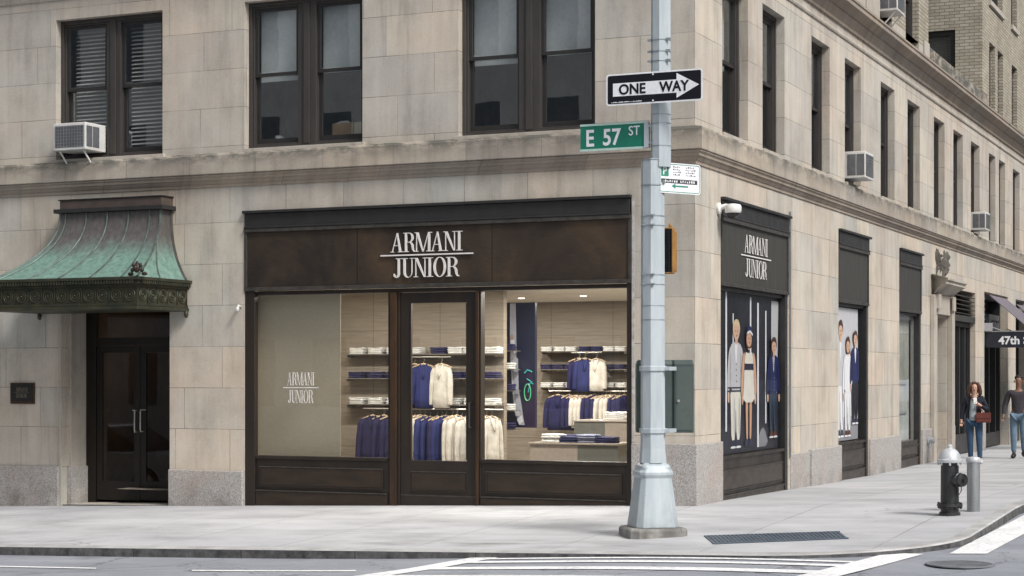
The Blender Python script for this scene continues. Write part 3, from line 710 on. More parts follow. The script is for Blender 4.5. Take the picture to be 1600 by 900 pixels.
# granite plinth blocks
def granite(F, u0, u1, top, out=.045, z0=-.8):
    mb = MB(); mb.fb(F, u0, u1, z0, top, -.05, out); return mb.build('granite_base', GRANITE, bld, bevel=.018, seg=3)
granite(FR, -22, -10.43, .31); granite(FR, -8.37, -7.045, .31, .05)
mb = MB(); mb.box(-.895, .04, -.04, .3, -.8, .82); mb.build('granite_base', GRANITE, bld, bevel=.012)
mb = MB(); mb.box(-.3, .041, .302, 1.126, -.8, .82); mb.build('granite_base', GRANITE, bld, bevel=.012)
granite(RT, 4.72, 5.85, .50, .03); granite(RT, 5.86, 7.85, .53, .07); granite(RT, 10.15, 12.79, .56); granite(RT, 14.96, 15.85, .60)
granite(RT, 17.95, 18.58, .60); granite(RT, 21.42, 22.66, .60); granite(RT, 26.38, 27.68, .60); granite(RT, 29.61, 31.99, .6); granite(RT, 35.01, 37.99, .6)
# left reveal return pilaster of the entrance
mb = MB(); mb.fb(FR, -10.44, -10.385, -.8, 4.0, -.30, .02); mb.fb(FR, -10.382, -10.33, -.7, 2.9, -.57, -.16); mb.build('door_jamb_stone', STONE_TRIM, bld, bevel=.004)
mb = MB(); mb.fb(FR, -10.379, -10.29, -.7, .30, -.57, -.12); mb.build('granite_base', GRANITE, bld, bevel=.008)
# small wall fittings: patched strip right of the shopfront
mb = MB(); mb.fb(FR, -.893, -.86, 0.84, 4.1, .001, .012); mb.build('conduit_strip', paint('flaking_white_seal', (.5,.5,.5), (.3,.28,.25), 9, .8), bld)
mb = MB(); mb.fb(RT, 4.66, 4.70, 0.45, 4.3, .001, .03); mb.build('conduit_strip', GALV, bld)

# ---------------- entrance doors
def glazed_door(F, u0, u1, v0, v1, d, fw=.10, kick=.28, mat=BRONZE, glass=GLASS_DK, handle=None, parent=bld, th=.045):
    mb = MB(); mb.frame(F, u0, u1, v0, v1, fw, d-th, d, wt=fw, wb=kick); o = mb.build('door', mat, parent, bevel=.005)
    mb = MB(); mb.fq(F, u0+fw, u1-fw, v0+kick, v1-fw, d-.02); mb.build('door_pane', glass, o)
    if handle:
        h = MB(); x, s_ = handle; z = v0+1.25
        h.tube([F(x,z-.17,d), F(x,z-.17,d+.06), F(x+s_*.0,z-.13,d+.07), F(x,z+.13,d+.07), F(x,z+.17,d+.06), F(x,z+.17,d)], .011, 8)
        h.tube([F(x,z+.17,d+.02), F(x+s_*.07,z+.17,d+.02)], .009, 6)
        h.build('handle', STEEL, o, smooth=True)
    return o
DK = paint('near_black_bronze', (.016,.012,.009), (.011,.009,.008), 4, .35, .3)
mb = MB(); F = FR; d = -.55
mb.fb(F, -10.325, -10.14, -.6, 2.948, d-.06, d+.02); mb.fb(F, -8.46, -8.372, -.6, 2.948, d-.06, d+.02)
mb.fb(F, -10.14, -8.46, 2.20, 2.33, d-.06, d+.02); mb.fb(F, -10.14, -8.46, 2.86, 2.948, d-.06, d+.02)
fr_ = mb.build('entrance_frame', DK, bld, bevel=.006)
mb = MB(); mb.fq(F, -10.14, -8.46, 2.33, 2.86, d-.03); mb.build('transom_pane', GLASS_DK, fr_)
glazed_door(FR, -10.135, -9.31, -.235, 2.195, d, .105, .30, DK, GLASS_DK, (-9.36, -1))
glazed_door(FR, -9.30, -8.465, -.225, 2.195, d, .105, .30, DK, GLASS_DK, (-9.25, 1))
mb = MB(); mb.quad((-10.6,.62,-.3),(-10.6,3.4,-.3),(-10.6,3.4,3),(-10.6,.62,3)); mb.quad((-8.2,.62,-.3),(-8.2,3.4,-.3),(-8.2,3.4,3),(-8.2,.62,3)); mb.quad((-10.6,3.4,-.3),(-8.2,3.4,-.3),(-8.2,3.4,3),(-10.6,3.4,3)); mb.quad((-10.6,.62,3),(-8.2,.62,3),(-8.2,3.4,3),(-10.6,3.4,3)); mb.quad((-10.6,.62,-.24),(-8.2,.62,-.24),(-8.2,3.4,-.24),(-10.6,3.4,-.24))
mb.build('hall_wall', ROOMBROWN, bld)
hl = bpy.data.lights.new('hall_lamp', 'AREA'); hl.energy = 2.5; hl.size = .6; hl.color = (1,.8,.6); o = bpy.data.objects.new('hall_lamp', hl); COL.objects.link(o); o.location = (-9.4,1.9,2.97); o.parent = bld  # unseen lamp added to lift the brown of the hall behind the transom
mb = MB(); mb.quad((-10.42,.0,P(-10,0)+.004),(-8.37,.0,P(-8.37,0)+.004),(-8.37,.62,P(-8.37,0)+.004),(-10.42,.62,P(-10,0)+.004)); mb.build('threshold', STONE_TRIM, bld)

# ---------------- shopfront (front)
F = FR; r0 = -.06
mb = MB(); mb.use(BRONZE)
mb.fb(F, -7.036, -6.87, -.5, 4.176, -.11, -.01); mb.fb(F, -.975, -.902, -.5, 4.176, -.22, -.01)
mb.fb(F, -6.87, -.975, 2.93, 2.985, -.22, r0)
mb.use(BRONZE_WARM); mb.fb(F, -4.605, -4.50, -.5, 2.93, -.20, -.02); mb.use(BRONZE); mb.fb(F, -4.645, -4.607, -.5, 2.93, -.18, -.045); mb.fb(F, -4.498, -4.462, -.5, 2.93, -.18, -.05)
mb.use(BRONZE_WARM); mb.fb(F, -3.245, -3.20, -.5, 2.93, -.20, -.02); mb.use(BRONZE); mb.fb(F, -3.198, -3.17, -.5, 2.93, -.18, -.045)
shop = mb.build('shopfront_frame', None, bld, bevel=.006)
def fascia(F, u0, u1, z, mat, strip, parent):
    """z = (panel bottom, panel top, strip top)"""
    mb = MB(); mb.use(mat); mb.fb(F, u0+.05, u1-.05, z[0], z[1], -.12, -.005)
    o = mb.build('fascia_panel', mat, parent)
    mb = MB(); mb.use(strip); mb.fb(F, u0+.02, u1-.02, z[1]+.06, z[2]-.03, -.12, .025)
    mb.use(BRONZE_MOULD); mb.fb(F, u0+.001, u1-.001, z[1]+.002, z[1]+.058, -.1, .035); mb.fb(F, u0, u1, z[0]-.055, z[0]-.002, -.1, .02); mb.fb(F,u0+.001,u0+.048,z[0],z[1],-.1,.015); mb.fb(F,u1-.048,u1-.001,z[0],z[1],-.1,.015)
    mb.use(BLACKGREY); mb.fb(F, u0-.005, u1+.005, z[2]-.028, z[2]+.012, -.1, .07); mb.fb(F, u0+.01, u1-.01, z[1]+.06, z[1]+.085, .026, .045)
    mb.build('fascia_trim', None, parent, bevel=.006)
    return o
fa = fascia(FR, -7.038, -.90, (3.045, 3.86, 4.17), FASCIA, BLACKGREY, bld)
logo('lettering', LETTER, FR, -4.00, 3.455, 1.47, .275, .006, fa, .018)
def bulkhead(F, u0, u1, zs, zb, zp0, zp1, d=-.05, parent=bld):
    """sill zs, ground zb, raised panel zp0..zp1"""
    mb = MB(); mb.use(BRONZE); mb.fb(F, u0, u1, zp0-.07, zs-.05, d-.12, d)
    mb.use(BRONZE_PANEL); mb.fb(F, u0+.10, u1-.10, zp0, zp1, d+.001, d+.022)
    mb.use(BRONZE_MOULD); mb.fb(F, u0+.075, u1-.075, zp1+.002, zp1+.02, d+.001, d+.03); mb.fb(F, u0+.005, u1-.005, zp0-.092, zp0-.072, d-.1, d+.034)
    mb.use(BRONZE); mb.fb(F, u0+.075, u1-.075, zp0-.022, zp0-.002, d+.001, d+.03); mb.fb(F,u0+.075,u0+.098,zp0,zp1,d+.001,d+.028); mb.fb(F,u1-.098,u1-.075,zp0,zp1,d+.001,d+.028)
    mb.fb(F, u0+.001, u1-.001, zs-.048, zs, d-.12, d+.03)
    mb.use(BRONZE_PANEL); mb.fb(F, u0+.002, u1-.002, zb-.4, zp0-.094, d-.12, d+.022)
    return mb.build('bulkhead', None, parent, bevel=.004)
bulkhead(FR, -6.868, -4.647, .545, -.2, .11, .37)
bulkhead(FR, -3.168, -.977, .555, -.05, .11, .37)
def pane(F, u0, u1, v0, v1, d, parent=bld, m=GLASS, name='window_pane'):
    mb = MB(); mb.fq(F, u0, u1, v0, v1, d); return mb.build(name, m, parent)
p1 = pane(FR, -6.868, -4.647, .545, 2.93, -.09)
p2 = pane(FR, -3.168, -.977, .555, 2.93, -.09)
logo('lettering', LETTER, FR, -6.12, 1.555, .60, .190, -.086, p1, .002, gap=.035)
# shop door
mb = MB(); d = -.075; mb.use(BRONZE)
mb.fb(F, -4.46, -4.29, -.14, 2.92, d-.05, d); mb.fb(F, -3.405, -3.247, -.11, 2.92, d-.05, d); mb.fb(F, -4.29, -3.405, 2.77, 2.92, d-.05, d); mb.fb(F, -4.29, -3.405, -.13, .52, d-.05, d)
mb.use(BRONZE_PANEL); mb.fb(F, -4.27, -3.425, .10, .35, d+.001, d+.016); mb.use(BRONZE_MOULD); mb.fb(F, -4.29, -3.405, .352, .368, d+.001, d+.022); mb.fb(F, -4.45, -3.255, .03-.02, .03, d+.001, d+.02)
mb.use(BRONZE); mb.fb(F, -4.29, -3.405, .082, .098, d+.001, d+.022); mb.fb(F, -4.455, -3.25, -.13, .008, d+.001, d+.02); mb.fb(F, -4.30, -4.282, .54, 2.76, d+.001, d+.012); mb.fb(F, -3.415, -3.397, .54, 2.76, d+.001, d+.012)
sd = mb.build('shop_door', None, bld, bevel=.004)
mb = MB(); mb.fq(F, -4.29, -3.405, .52, 2.77, d-.02); mb.build('door_pane', GLASS, sd)
mb = MB(); mb.tube([F(-3.34,1.0,d),F(-3.34,1.0,d+.06),F(-3.34,1.35,d+.06),F(-3.34,1.35,d)], .012, 8); mb.build('handle', BRONZE_MOULD, sd, smooth=True)
# shop interior
XI0, XI1, YI0, YI1, ZC = -7.4, -.36, .30, 7.3, 3.06
mb = MB(); mb.use(WALLP); mb.quad((XI0,YI0,-.2),(XI0,2.75,-.2),(XI0,2.75,ZC),(XI0,YI0,ZC)); mb.quad((XI1,YI0,-.2),(XI1,YI1,-.2),(XI1,YI1,ZC),(XI1,YI0,ZC))
XP = onfront(787,600,2.75)[0]; mb.box(XI0,XP,2.75,2.87,-.2,ZC); mb.quad((-9.5,2.87,-.2),(-9.5,YI1,-.2),(-9.5,YI1,ZC),(-9.5,2.87,ZC)); mb.quad((-9.5,YI1,-.2),(XI1,YI1,-.2),(XI1,YI1,ZC),(-9.5,YI1,ZC)); mb.quad((-9.5,2.87,-.2),(XI0,2.87,-.2),(XI0,2.87,ZC),(-9.5,2.87,ZC))
mb.build('shop_wall', WALLP, bld)
mb = MB(); mb.quad((-9.5,.20,ZC),(XI1,.20,ZC),(XI1,YI1,ZC),(-9.5,YI1,ZC)); mb.build('shop_ceiling', CEIL, bld)
mb = MB(); mb.quad((-9.5,.20,-.03),(XI1,.20,-.03),(XI1,YI1,-.03),(-9.5,YI1,-.03)); mb.build('shop_floor', paint('shop_floor_stone', (.34,.29,.24), None, 2, .35), bld)
mb = MB(); mb.fb(FR, -7.2, onfront(532,600,.33)[0], .5, 2.95, -.34, -.336); mb.build('backing_panel', BEIGE, bld)
DL, dt = newmat('downlight_lens'); e_ = dt.nodes.new('ShaderNodeEmission'); e_.inputs[0].default_value = (1,.92,.8,1); e_.inputs[1].default_value = 3; eo = dt.nodes.new('ShaderNodeOutputMaterial'); dt.links.new(e_.outputs[0], eo.inputs[0])
def shop_lamp(x, y, sx, sy, pw):
    L = bpy.data.lights.new('shop_lamp', 'AREA'); L.shape = 'RECTANGLE'; L.size = sx; L.size_y = sy; L.energy = pw; L.color = (1,.94,.85)
    o = bpy.data.objects.new('shop_lamp', L); COL.objects.link(o); o.location = (x, y, ZC-.03); o.parent = bld
shop_lamp(-5.2, .66, 3.4, .3, 125); shop_lamp(-2.0, .66, 2.4, .3, 95)
for (x, y) in ((-6.2,5.0),(-4.9,5.4),(-3.6,5.0),(-2.4,4.2),(-1.4,3.0),(-3.0,2.4)):
    mb = MB(); mb.lathe([(.05,-.012),(.06,-.002)], (x,y,ZC), 16); mb.build('downlight', DL, bld)
    L = bpy.data.lights.new('shop_lamp', 'AREA'); L.energy = 54; L.size = .11; L.color = (1,.94,.85)
    o = bpy.data.objects.new('shop_lamp', L); COL.objects.link(o); o.location = (x, y, ZC-.02); o.parent = bld

# ---------------- shop openings, avenue side
def side_bay(u0, u1, top, sill, gl_top, colr, dpane, posterjamb):
    mb = MB(); mb.use(BLACKGREY)
    mb.fb(RT, u0+.002, u0+.05, -.5, top-.02, -.32, -.012); mb.fb(RT, u1-.13, u1-.002, -.5, top-.02, -.32, -.012); mb.fb(RT, u0+.05, u1-.13, gl_top, gl_top+.05, -.32, -.05)
    o = mb.build('shopfront_frame', None, bld, bevel=.005)
    f_ = fascia(RT, u0+.001, u1-.001, (gl_top+.11, top-.33, top-.01), GREYPANEL, BLACKGREY, bld)
    bulkhead(RT, u0+.052, u1-.132, sill, -.1, .12, .38, d=-.05)
    return f_, o
f1, _ = side_bay(1.13, 4.63, 4.22, .60, 2.935, None, .1, 0)
logo('lettering', LETTER, RT, 2.85, 3.475, 1.55, .262, .006, f1, .005)
side_bay(7.86, 10.14, 4.27, .56, 2.95, None, .1, 0)
_, w3 = side_bay(12.8, 14.95, 4.25, .32, 2.95, None, .1, 0)
pane(RT, 12.85, 14.82, .32, 2.95, -.12, bld, GLASS)
mb = MB(); mb.frame(RT, 12.86, 14.81, .33, 2.94, .07, -.18, -.13); mb.build('inner_frame', paint('pale_frame', (.34,.33,.31), None, 5, .5), bld)
mb = MB(); mb.fb(RT, 12.95, 14.5, 1.55, 1.60, -.215, -.19); mb.fb(RT, 12.95, 14.5, .95, 1.0, -.215, -.19); mb.build('display_shelf', paint('grey_shelf', (.38,.38,.36), None, 5, .6), bld)
mb = MB(); mb.fq(RT, 12.85, 14.83, .33, 2.94, -.22); mb.build('display_backdrop', paint('pale_backdrop', (.50,.50,.45), (.26,.28,.24), 1.1, .8), bld)  # sheet added behind the pane, coloured for the pale reflection in it
shop_lamp2 = bpy.data.lights.new('window_lamp', 'AREA'); shop_lamp2.energy = 22; shop_lamp2.size = .8; o = bpy.data.objects.new('window_lamp', shop_lamp2); COL.objects.link(o); o.location = (-.6,13.9,4.0); o.parent = bld

# posters ---------------------------------------------------------
def flat(c, name, rough=.4): return paint(name, c, None, 5, rough, var=.06)
PB = {k: flat(v, 'print_'+k) for k, v in dict(black=(.012,.013,.02), slate=(.018,.019,.028), white=(.75,.76,.78), grey=(.45,.46,.48), palegrey=(.52,.52,.54), skin=(.62,.40,.29), tan=(.60,.36,.24), blond=(.62,.50,.30), brown=(.06,.03,.02), navy=(.012,.018,.09), cream=(.72,.70,.62), denim=(.025,.045,.075), dark=(.015,.015,.025), shoe=(.02,.025,.05), brownshoe=(.09,.03,.015), floor=(.022,.023,.033), ltfloor=(.25,.25,.27)).items()}
def sm(poly, it=2):
    for _ in range(it):
        q = []
        n = len(poly)
        for i in range(n):
            a, b = poly[i], poly[(i+1) % n]
            q += [(a[0]*.75+b[0]*.25, a[1]*.75+b[1]*.25), (a[0]*.25+b[0]*.75, a[1]*.25+b[1]*.75)]
        poly = q
    return poly
class Print:
    """layers of flat printed shapes on a poster sheet"""
    def __init__(s, u0, u1, v0, v1, d): s.u0, s.u1, s.v0, s.v1, s.d, s.k, s.mb = u0, u1, v0, v1, d, 0, MB()
    def shape(s, mat, pts, smooth=2):
        if smooth: pts = sm(pts, smooth)
        s.k += 1; dd = s.d+.0004*s.k
        s.mb.use(PB[mat]); n = len(pts)
        cx_ = sum(p[0] for p in pts)/n; cy_ = sum(p[1] for p in pts)/n
        W, H = s.u1-s.u0, s.v1-s.v0
        pt = lambda p: RT(s.u0+max(0,min(1,p[0]))*W, s.v0+max(0,min(1,p[1]))*H, dd)
        s.mb.add([pt(p) for p in pts], [tuple(range(n))])
def kid(pr, x, top, bot, w, hair, skin, torso, legs, shoes, style):
    """x centre, top/bottom in poster height units, w = shoulder width in poster width units"""
    h = top-bot; Y = lambda t: bot+h*t; X = lambda t: x+w*t
    # legs
    if style == 'dress':
        for s_ in (-1,1): pr.shape(skin, [(X(s_*.05),Y(.40)),(X(s_*.27),Y(.40)),(X(s_*.24),Y(.22)),(X(s_*.20),Y(.05)),(X(s_*.06),Y(.05)),(X(s_*.07),Y(.22))])
    else:
        pr.shape(legs, [(X(-.42),Y(.48)),(X(.42),Y(.48)),(X(.36),Y(.25)),(X(.30),Y(.05)),(X(.05),Y(.05)),(X(.0),Y(.38)),(X(-.05),Y(.05)),(X(-.32),Y(.05)),(X(-.36),Y(.25))], 1)
    for s_ in (-1,1): pr.shape(shoes, [(X(s_*.04),Y(.06)),(X(s_*.30),Y(.06)),(X(s_*.38),Y(.0)),(X(s_*.0),Y(.0))], 1)
    if shoes in ('shoe','brownshoe') and style != 'dress':
        for s_ in (-1,1): pr.shape('white', [(X(s_*.02),Y(.012)),(X(s_*.36),Y(.012)),(X(s_*.40),Y(-.006)),(X(s_*.0),Y(-.006))], 1)
    # arms + hands
    for s_ in (-1,1):
        ac = skin if style == 'dress' else torso
        pr.shape(skin, [(X(s_*.46),Y(.44)),(X(s_*.62),Y(.44)),(X(s_*.60),Y(.355)),(X(s_*.48),Y(.35))])
        pr.shape(ac, [(X(s_*.30),Y(.80)),(X(s_*.50),Y(.78)),(X(s_*.62),Y(.62)),(X(s_*.66),Y(.43)),(X(s_*.46),Y(.43)),(X(s_*.42),Y(.62))], 1)
    # torso
    if style == 'dress':
        pr.shape(torso, [(X(-.30),Y(.80)),(X(-.12),Y(.79)),(X(.12),Y(.79)),(X(.30),Y(.80)),(X(.38),Y(.66)),(X(.42),Y(.5)),(X(.52),Y(.37)),(X(-.52),Y(.37)),(X(-.42),Y(.5)),(X(-.38),Y(.66))], 1)
        pr.shape('shoe', [(X(-.38),Y(.70)),(X(.38),Y(.70)),(X(.38),Y(.645)),(X(-.38),Y(.645))], 0)
    else:
        pr.shape(torso, [(X(-.44),Y(.80)),(X(-.12),Y(.83)),(X(.12),Y(.83)),(X(.44),Y(.80)),(X(.46),Y(.62)),(X(.46),Y(.44)),(X(-.46),Y(.44)),(X(-.46),Y(.62))], 1)
        pr.shape('white' if style != 'stripe' else 'palegrey', [(X(-.12),Y(.83)),(X(.12),Y(.83)),(X(.05),Y(.70)),(X(.0),Y(.64)),(X(-.05),Y(.70))], 1)
        if style == 'cardigan':
            for k_ in range(2): pr.shape('shoe', [(X(-.62),Y(.475-.025*k_)),(X(.62),Y(.475-.025*k_)),(X(.62),Y(.463-.025*k_)),(X(-.62),Y(.463-.025*k_))], 0)
            for k_ in range(4): pr.shape('shoe', [(X(-.02),Y(.66-.045*k_)),(X(.04),Y(.66-.045*k_)),(X(.04),Y(.65-.045*k_)),(X(-.02),Y(.65-.045*k_))], 0)
        if style == 'stripe':
            for k_ in range(5): pr.shape('navy', [(X(-.07),Y(.80-.022*k_)),(X(.07),Y(.80-.022*k_)),(X(.07),Y(.795-.022*k_)),(X(-.07),Y(.795-.022*k_))], 0)
            for k_ in range(4): pr.shape('palegrey', [(X(.03),Y(.60-.04*k_)),(X(.07),Y(.60-.04*k_)),(X(.07),Y(.59-.04*k_)),(X(.03),Y(.59-.04*k_))], 0)
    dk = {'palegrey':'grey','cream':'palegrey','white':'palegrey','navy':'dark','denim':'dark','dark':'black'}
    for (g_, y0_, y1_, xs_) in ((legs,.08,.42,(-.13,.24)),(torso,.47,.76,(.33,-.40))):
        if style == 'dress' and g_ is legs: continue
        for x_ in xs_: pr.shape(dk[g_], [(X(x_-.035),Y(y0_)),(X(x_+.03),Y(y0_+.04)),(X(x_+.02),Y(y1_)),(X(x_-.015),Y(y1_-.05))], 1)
    # neck, head, hair
    pr.shape(skin, [(X(-.09),Y(.87)),(X(.09),Y(.87)),(X(.10),Y(.815)),(X(-.10),Y(.815))], 1)
    el = lambda cx_, cy_, rx, ry, n=14: [(X(cx_+rx*math.cos(2*math.pi*k_/n)), Y(cy_+ry*math.sin(2*math.pi*k_/n))) for k_ in range(n)]
    if hair == 'long': pr.shape('brown', [(X(-.22),Y(.97)),(X(.22),Y(.97)),(X(.26),Y(.90)),(X(.24),Y(.83)),(X(-.24),Y(.83)),(X(-.26),Y(.90))], 2)
    hc = {'blond':'blond','long':'brown','short':'brown'}[hair]
    pr.shape(hc, el(0,.932,.27,.070), 0)
    pr.shape(skin, el(0,.905,.215,.064), 0)
    pr.shape(hc, [(X(-.27),Y(.92)),(X(-.25),Y(.97)),(X(-.14),Y(1.0)),(X(.06),Y(1.012)),(X(.22),Y(.985)),(X(.28),Y(.92)),(X(.17),Y(.95)),(X(-.05),Y(.965)),(X(-.18),Y(.945))], 1)
    for s_ in (-1,1):
        pr.shape('brown', el(s_*.075,.913,.028,.006,8), 0)
    pr.shape('tan', el(0.0,.897,.022,.008,6), 0); pr.shape('brownshoe', el(0,.877,.05,.005,8), 0)
    if style == 'dress':   # navy and white beret
        pr.shape('navy', [(X(-.24),Y(.955)),(X(-.20),Y(1.0)),(X(.02),Y(1.03)),(X(.24),Y(1.0)),(X(.32),Y(.95)),(X(.1),Y(.965))], 2)
        pr.shape('white', [(X(-.24),Y(.952)),(X(-.1),Y(.975)),(X(.1),Y(.985)),(X(.3),Y(.955)),(X(.28),Y(.935)),(X(.08),Y(.965)),(X(-.12),Y(.955))], 1)
U0, U1, V0, V1 = 1.185, 4.49, .61, 2.93
mb = MB(); mb.fb(RT, U0, U1, V0, V1, -.16, -.12)
po = mb.build('fashion_poster', PB['black'], base=(-.12,1.18,.6)); tag(po, 'large window poster of three standing children on black with white vertical bars', 'poster')
pr = Print(U0, U1, V0, V1, -.12)
pr.shape('slate', [(.30,.12),(.80,.20),(.86,1.0),(.36,1.0)], 0)
pr.shape('floor', [(.0,0),(1,0),(1,.20),(.55,.24),(0,.14)], 0)
pr.shape('palegrey', [(.87,.30),(.97,.25),(1.0,.98),(.88,.98)], 0)
pr.shape('ltfloor', [(.70,.13),(.76,.15),(.84,.02),(.62,.02)], 1)
for (x, a, b, w) in ((.012,.22,1.0,.012),(.165,.14,1.0,.022),(.27,.62,.87,.014),(.53,.55,.985,.022),(.645,.02,.955,.026),(.775,.17,.91,.020)):
    pr.shape('white', [(x,a),(x+w,a),(x+w,b),(x,b)], 0)
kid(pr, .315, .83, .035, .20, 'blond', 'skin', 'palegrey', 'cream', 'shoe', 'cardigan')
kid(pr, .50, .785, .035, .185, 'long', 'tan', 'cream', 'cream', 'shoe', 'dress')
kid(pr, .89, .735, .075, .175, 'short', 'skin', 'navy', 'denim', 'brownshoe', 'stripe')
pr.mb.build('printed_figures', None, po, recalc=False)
for p_ in kids(po): 
    pass
mb = MB(); mb.fq(RT, U0, U1, V0, V1, -.075); mb.build('window_pane', make_glass('poster_glass', (.99,.99,.99), -.04, (.18,.18,.18)), bld)
U0, U1, V0, V1 = 7.92, 9.72, .58, 2.93
mb = MB(); mb.fb(RT, U0, U1, V0, V1, -.14, -.10)
po2 = mb.build('fashion_poster', PB['palegrey'], base=(-.10,7.92,.58)); tag(po2, 'narrower pale grey window poster of three slim children, beyond the black one', 'poster')
pr = Print(U0, U1, V0, V1, -.10)
pr.shape('ltfloor', [(0,0),(1,0),(1,.14),(.6,.2),(0,.12)], 0)
pr.shape('grey', [(.0,.14),(.2,.35),(.35,.14)], 1)
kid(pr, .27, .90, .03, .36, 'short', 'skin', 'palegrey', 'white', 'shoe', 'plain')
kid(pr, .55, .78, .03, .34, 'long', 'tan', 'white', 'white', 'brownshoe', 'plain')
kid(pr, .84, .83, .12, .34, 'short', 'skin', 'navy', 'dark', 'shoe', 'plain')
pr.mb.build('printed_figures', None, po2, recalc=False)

# doorway with stone surround and hood, louvred window, awning shop, further bays
mb = MB(); mb.fb(RT, 15.86, 16.10, -.3, 3.45, .004, .10); mb.fb(RT, 16.10, 16.40, -.3, 3.15, .004, .06); mb.fb(RT, 17.80, 18.10, -.3, 3.45, .004, .12); mb.fb(RT, 16.10, 17.80, 3.05, 3.48, .004, .08); mb.fb(RT, 16.10,16.36,3.15,3.47,.085,.16); mb.fb(RT,17.7,17.96,3.15,3.47,.125,.17)
mb.build('door_surround', STONE_TRIM, bld, bevel=.01)
mb = MB(); mb.loft([[(0,16.2,z),(o,15.95-o*.25,z),(o,18.1+o*.25,z),(0,18.1,z)] for (o,z) in ((.06,3.48),(.14,3.55),(.20,3.60),(.30,3.66),(.34,3.68),(.34,3.74),(.38,3.76),(.38,3.80),(.02,3.90))], close=False, cap=False)
mb.build('door_hood', STONE_TRIM, bld)
mb = MB(); random.seed(3)
for k in range(60):
    y = 16.45+random.random()*1.4; z = 3.98+random.random()*.42; hh_ = .03+random.random()*.12; w_ = .02+random.random()*.06
    mb.add([(.005,y-w_,z-hh_),(.005,y+w_,z-hh_*.6),(.005,y+w_*.7,z+hh_),(.005,y-w_*.8,z+hh_*.7),(.03+random.random()*.06,y,z)], [(0,1,4),(1,2,4),(2,3,4),(3,0,4)])
mb.build('carved_ornament', STONE_DARK, bld)
mb = MB(); mb.fq(RT, 16.45, 17.75, -.3, 3.0, -.75); mb.build('side_door', paint('stone_grey_door', (.25,.235,.2), None, 3, .7), bld)
mb = MB(); mb.fb(RT, 18.6, 21.4, 2.98, 3.12, -.2, .0)
for k in range(5): z = 3.16+k*.10; mb.add([RT(18.62,z,-.02),RT(21.38,z,-.02),RT(21.38,z+.075,-.14),RT(18.62,z+.075,-.14)], [(0,1,2,3)]); mb.fb(RT,18.62,21.38,z,z+.018,-.03,0)
mb.build('louvre', GREYPANEL, bld, recalc=False)
mb = MB(); mb.frame(RT, 18.6, 21.4, -.1, 2.97, .10, -.25, -.12, wb=.45)
for y in (19.3, 20.0, 20.7): mb.fb(RT, y-.05, y+.05, .35, 2.87, -.24, -.12)
mb.build('shopfront_frame', BLACKGREY, bld)
pane(RT, 18.7, 21.3, .35, 2.87, -.18, bld, make_glass('avenue_glass', (.4,.42,.42), .10))
# awning shop
mb = MB(); mb.frame(RT, 22.68, 26.36, -.1, 3.79, .12, -.5, -.2, wb=.35)
for y in (23.5, 24.6, 25.6): mb.fb(RT, y-.05, y+.05, .25, 2.5, -.48, -.2)
mb.fb(RT, 22.8, 26.2, 2.5, 2.85, -.5, -.18); mb.build('shopfront_frame', BLACKGREY, bld)
mb = MB()
for k in range(6): mb.fb(RT, 22.8, 23.55, 2.98+k*.13, 3.02+k*.13, -.3, -.12)
mb.fb(RT, 24.6, 26.2, 2.9, 3.3, -.4, -.2)
for y in (25.0, 25.3, 25.6, 25.9): mb.ball((-.17,y,3.12), .03, .04, .04, 8, 5)
mb.build('vent_slats', GALV, bld)
pane(RT, 22.8, 26.2, .25, 2.5, -.35, bld, GLASS_DK)
mb = MB(); mb.frame(RT, 27.7, 29.59, -.1, 3.79, .1, -.4, -.2, wb=.4); mb.fb(RT,28.5,28.6,.3,3.7,-.38,-.2); mb.build('shopfront_frame', BLACKGREY, bld)
pane(RT, 27.8, 29.5, .3, 3.7, -.3, bld, GLASS_DK)

# ------------------------------------------------------------------ brick tower beyond the light court
bt = thing('brick_building', 'taller buff brick building rising beyond the roof court on the avenue', 'building', (0,22.4,8.3))
BW = [(23.4,24.3,8.32,10.1),(24.7,25.55,8.32,10.1),(27.0,27.95,8.32,10.08),(23.4,25.45,11.12,13.2),(26.9,27.9,11.12,13.2),(31,32,8.32,10.1),(32.4,33.3,8.32,10.1),(31,33,11.12,13.2)]
mb = MB(); wallgrid(mb, RT, 22.4, 46, 8.28, 15.5, BW, .25)
FRC = lambda u, v, d: (u, 22.4-d, v)
CW = (-2.4,-.66,8.7,10.27)
wallgrid(mb, FRC, -14, 0, 8.28, 15.5, [CW], .2); mb.quad((-14,22.4,15.5),(0,22.4,15.5),(0,46,15.5),(-14,46,15.5)); mb.build('wall', BRICK, bt, recalc=False)
mb = MB(); mb.quad((-1.2,22.7,8.3),(-1.2,46,8.3),(-1.2,46,15.4),(-1.2,22.7,15.4)); mb.quad((-14,23.3,8.3),(-.3,23.3,8.3),(-.3,23.3,15.4),(-14,23.3,15.4)); mb.build('room_wall', ROOMDARK, bt)
for (a,b,c,e) in BW: sash_window(RT, a, b, c, e, .12, shade=(.5,), parent=bt, detail=False)
mb = MB(); mb.frame(FRC, CW[0]+.002, CW[1]-.002, CW[2]+.002, CW[3]-.002, .12, -.18, -.06); o = mb.build('window', WINEDGE, bt)
mb = MB(); mb.fq(FRC, CW[0]+.1, CW[1]-.1, CW[2]+.1, CW[3]-.1, -.14); mb.build('pane', GLASS_UP, o)
mb = MB(); mb.fq(FRC, CW[0]+.1, CW[1]-.1, CW[2]+.1, CW[3]-.1, -.25); mb.build('curtain', paint('grey_curtain', (.16,.16,.15), None, 4, .9, stretch=(8,8,.3)), o)
for (a,b,c,e) in BW[3:5]:
    mb = MB(); mb.fb(RT, a-.08, b+.08, c-.12, c-.002, -.1, .06); mb.build('sill', STONE_TRIM, bt)

